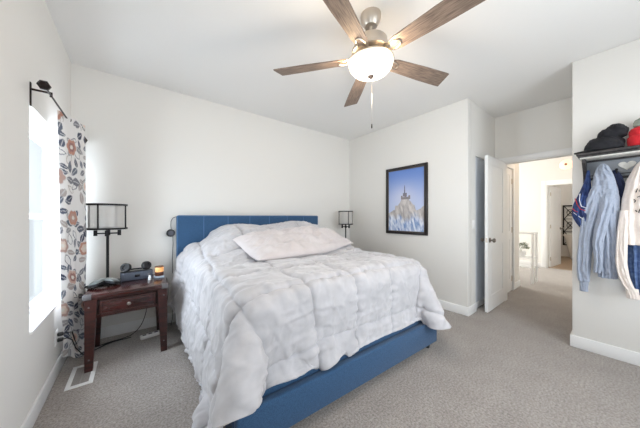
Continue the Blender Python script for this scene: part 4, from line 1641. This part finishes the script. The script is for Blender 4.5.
# cream sweater with dark print, sleeve hanging down
M_cream = mat('cream_knit', (226, 214, 206), 0.95, noise=(60, .5, 3), rgb2=(236, 226, 218), bump=(260, .4, .0015), sheen=0.2)
sw = thing('cream_sweatshirt', 'cream sweatshirt with small black print at the right edge of the rack', 'sweatshirt', (0, 0, 0))
loft('body', [(1.712, -3.395, 3.74, 0.012, 0.014), (1.67, -3.392, 3.73, 0.040, 0.034), (1.56, -3.388, 3.712, 0.076, 0.052), (1.42, -3.388, 3.70, 0.104, 0.062), (1.25, -3.392, 3.695, 0.118, 0.066), (1.12, -3.398, 3.695, 0.122, 0.066), (1.02, -3.402, 3.70, 0.118, 0.060)],
     M_cream, sw, 6, 0.016, 8.2)
loft('sleeve', [(1.30, -3.300, 3.66, 0.026, 0.03), (1.15, -3.290, 3.65, 0.030, 0.032), (1.00, -3.282, 3.65, 0.030, 0.032), (0.86, -3.280, 3.655, 0.031, 0.032), (0.76, -3.292, 3.66, 0.030, 0.030), (0.69, -3.312, 3.665, 0.028, 0.028), (0.655, -3.328, 3.668, 0.026, 0.026)],
     M_cream, sw, 3, 0.010, 9.6)
loft('cuff', [(0.665, -3.332, 3.668, 0.033, 0.026), (0.625, -3.338, 3.668, 0.033, 0.026), (0.585, -3.340, 3.668, 0.032, 0.025)], M_cream, sw, 8, 0.004, 1.0, nz=16)
mb = MB()
def onf(y, z):
    return (3.612 + 0.35 * abs(y + 3.39) ** 1.6, y, z)
for pts in ([(-3.352, 1.44), (-3.36, 1.47), (-3.368, 1.445), (-3.375, 1.47)], [(-3.358, 1.40), (-3.37, 1.41), (-3.378, 1.39)],
            [(-3.342, 1.385), (-3.350, 1.375), (-3.345, 1.36)], [(-3.365, 1.28), (-3.372, 1.31), (-3.380, 1.285)], [(-3.35, 1.30), (-3.357, 1.285)],
            [(-3.385, 1.46), (-3.392, 1.43), (-3.40, 1.46)], [(-3.39, 1.39), (-3.405, 1.40)]):
    MB().tube([onf(y, z) for y, z in pts], 0.0035, 6).build('print', mat('black_print', (26, 26, 28), 0.8), sw)
# blue jeans behind the sweater sleeve
M_denim = mat('denim', (62, 84, 128), 0.9, noise=(40, .8, 5), rgb2=(98, 122, 164), bump=(400, .4, .001))
dj = thing('denim_jeans', 'blue denim jeans hanging behind the cream sweatshirt sleeve', 'jeans', (0, 0, 0))
loft('legs', [(1.30, -3.365, 3.765, 0.05, 0.02), (1.15, -3.365, 3.765, 0.06, 0.03), (1.0, -3.366, 3.76, 0.060, 0.034), (0.82, -3.362, 3.76, 0.052, 0.034), (0.70, -3.368, 3.76, 0.046, 0.034), (0.61, -3.372, 3.76, 0.044, 0.034)], M_denim, dj, 5, 0.012, 10.4)
MB().tube([(3.722, -3.405, 1.12), (3.716, -3.40, 0.9), (3.716, -3.395, 0.66)], 0.0025, 6).build('seam', mat('denim_seam', (150, 130, 100), 0.9), dj)

# hats on the shelf ----------------------------------------------------------
SZ = 1.8125
def dome(name, c, rx, ry, h, m, parent=None, p=2.2, noise_=0.006, seed=0, lean=0.0, rz=0.0):
    nu, nv = 26, 48
    t = np.linspace(0, 1, nu)
    a = np.linspace(0, 2 * PI, nv, endpoint=False)
    T_, A_ = np.meshgrid(t, a, indexing='ij')
    r = np.sin(T_ * PI / 2) ** (2 / p)
    z = np.cos(T_ * PI / 2) ** (2 / p)
    nz_ = noise_ * fbm(np.cos(A_) * 2 + seed, np.sin(A_) * 2 + T_ * 3, 3)
    X = (rx + nz_) * r * np.cos(A_)
    Y = (ry + nz_) * r * np.sin(A_) + lean * z
    Z = h * z + nz_
    Z = np.maximum(Z, 0.0)
    ca, sa = math.cos(rz), math.sin(rz)
    X, Y = X * ca - Y * sa, X * sa + Y * ca
    # underside
    X = np.concatenate([X, X[-1:] * 0.0]); Y = np.concatenate([Y, Y[-1:] * 0.0]); Z = np.concatenate([Z, Z[-1:] * 0])
    return grid_object(name, X + c[0], Y + c[1], Z + c[2], m, parent, wrap=True)


M_blackwool = mat('black_felt', (20, 20, 24), 0.95, noise=(50, .5, 3), rgb2=(32, 32, 38), sheen=0.05)
cap = thing('brimmed_hat', 'black brimmed cap lying at the left end of the rack shelf', 'hat', (3.70, -3.135, SZ))
dome('crown', (0.0, -0.045, 0.012), 0.095, 0.118, 0.115, M_blackwool, cap, 2.4, 0.008, 2.0, -0.012)
# brim toward +y (left in the picture)
nu, nv = 30, 12
U_, V_ = np.meshgrid(np.linspace(-1, 1, nu), np.linspace(0, 1, nv), indexing='ij')
R0 = 0.075
ang_ = U_ * 1.05
rr_ = R0 + V_ * 0.052 * np.cos(ang_ * 1.2)
Xb = np.sin(ang_) * rr_ * 1.05
Yb = np.cos(ang_) * rr_
Zb = 0.016 + 0.010 * (1 - U_ ** 2) - 0.010 * V_
grid_object('brim', Xb, Yb, Zb, M_blackwool, cap, solid=0.004)
MB().sphere((0, -0.057, 0.128), 0.007, n=12, sc=(1, 1, .5)).build('button', M_blackwool, cap)
bn = dome('black_beanie', (3.715, -3.225, SZ + 0.11), 0.080, 0.085, 0.105, M_blackwool, None, 2.2, 0.010, 5.0, -0.030)
tag(bn, 'slouchy black knit hat heaped on top of the black cap, left of the red hat', 'hat')
M_red = mat('red_fleece', (196, 26, 38), 0.9, noise=(50, .5, 3), rgb2=(214, 40, 50), sheen=0.1)
rh = thing('red_hat', 'bright red rolled knit hat on the shelf at the right edge', 'hat', (3.70, -3.385, SZ))
MB().lathe([(0.0, 0.0), (0.062, 0.0), (0.074, 0.015), (0.078, 0.05), (0.076, 0.08), (0.066, 0.09)], 40).build('rolled_cuff', M_red, rh)
dome('crown', (0, 0, 0.080), 0.068, 0.068, 0.082, M_red, rh, 3.0, 0.004, 4.0)
gh = dome('grey_hat', (3.71, -3.405, SZ + 0.165), 0.058, 0.064, 0.075, mat('sage_grey_wool', (132, 140, 130), 0.95, noise=(50, .7, 3), rgb2=(158, 164, 154)), None, 2.6, 0.005, 7.0)
tag(gh, 'grey green knit hat stacked on top of the red hat', 'hat')
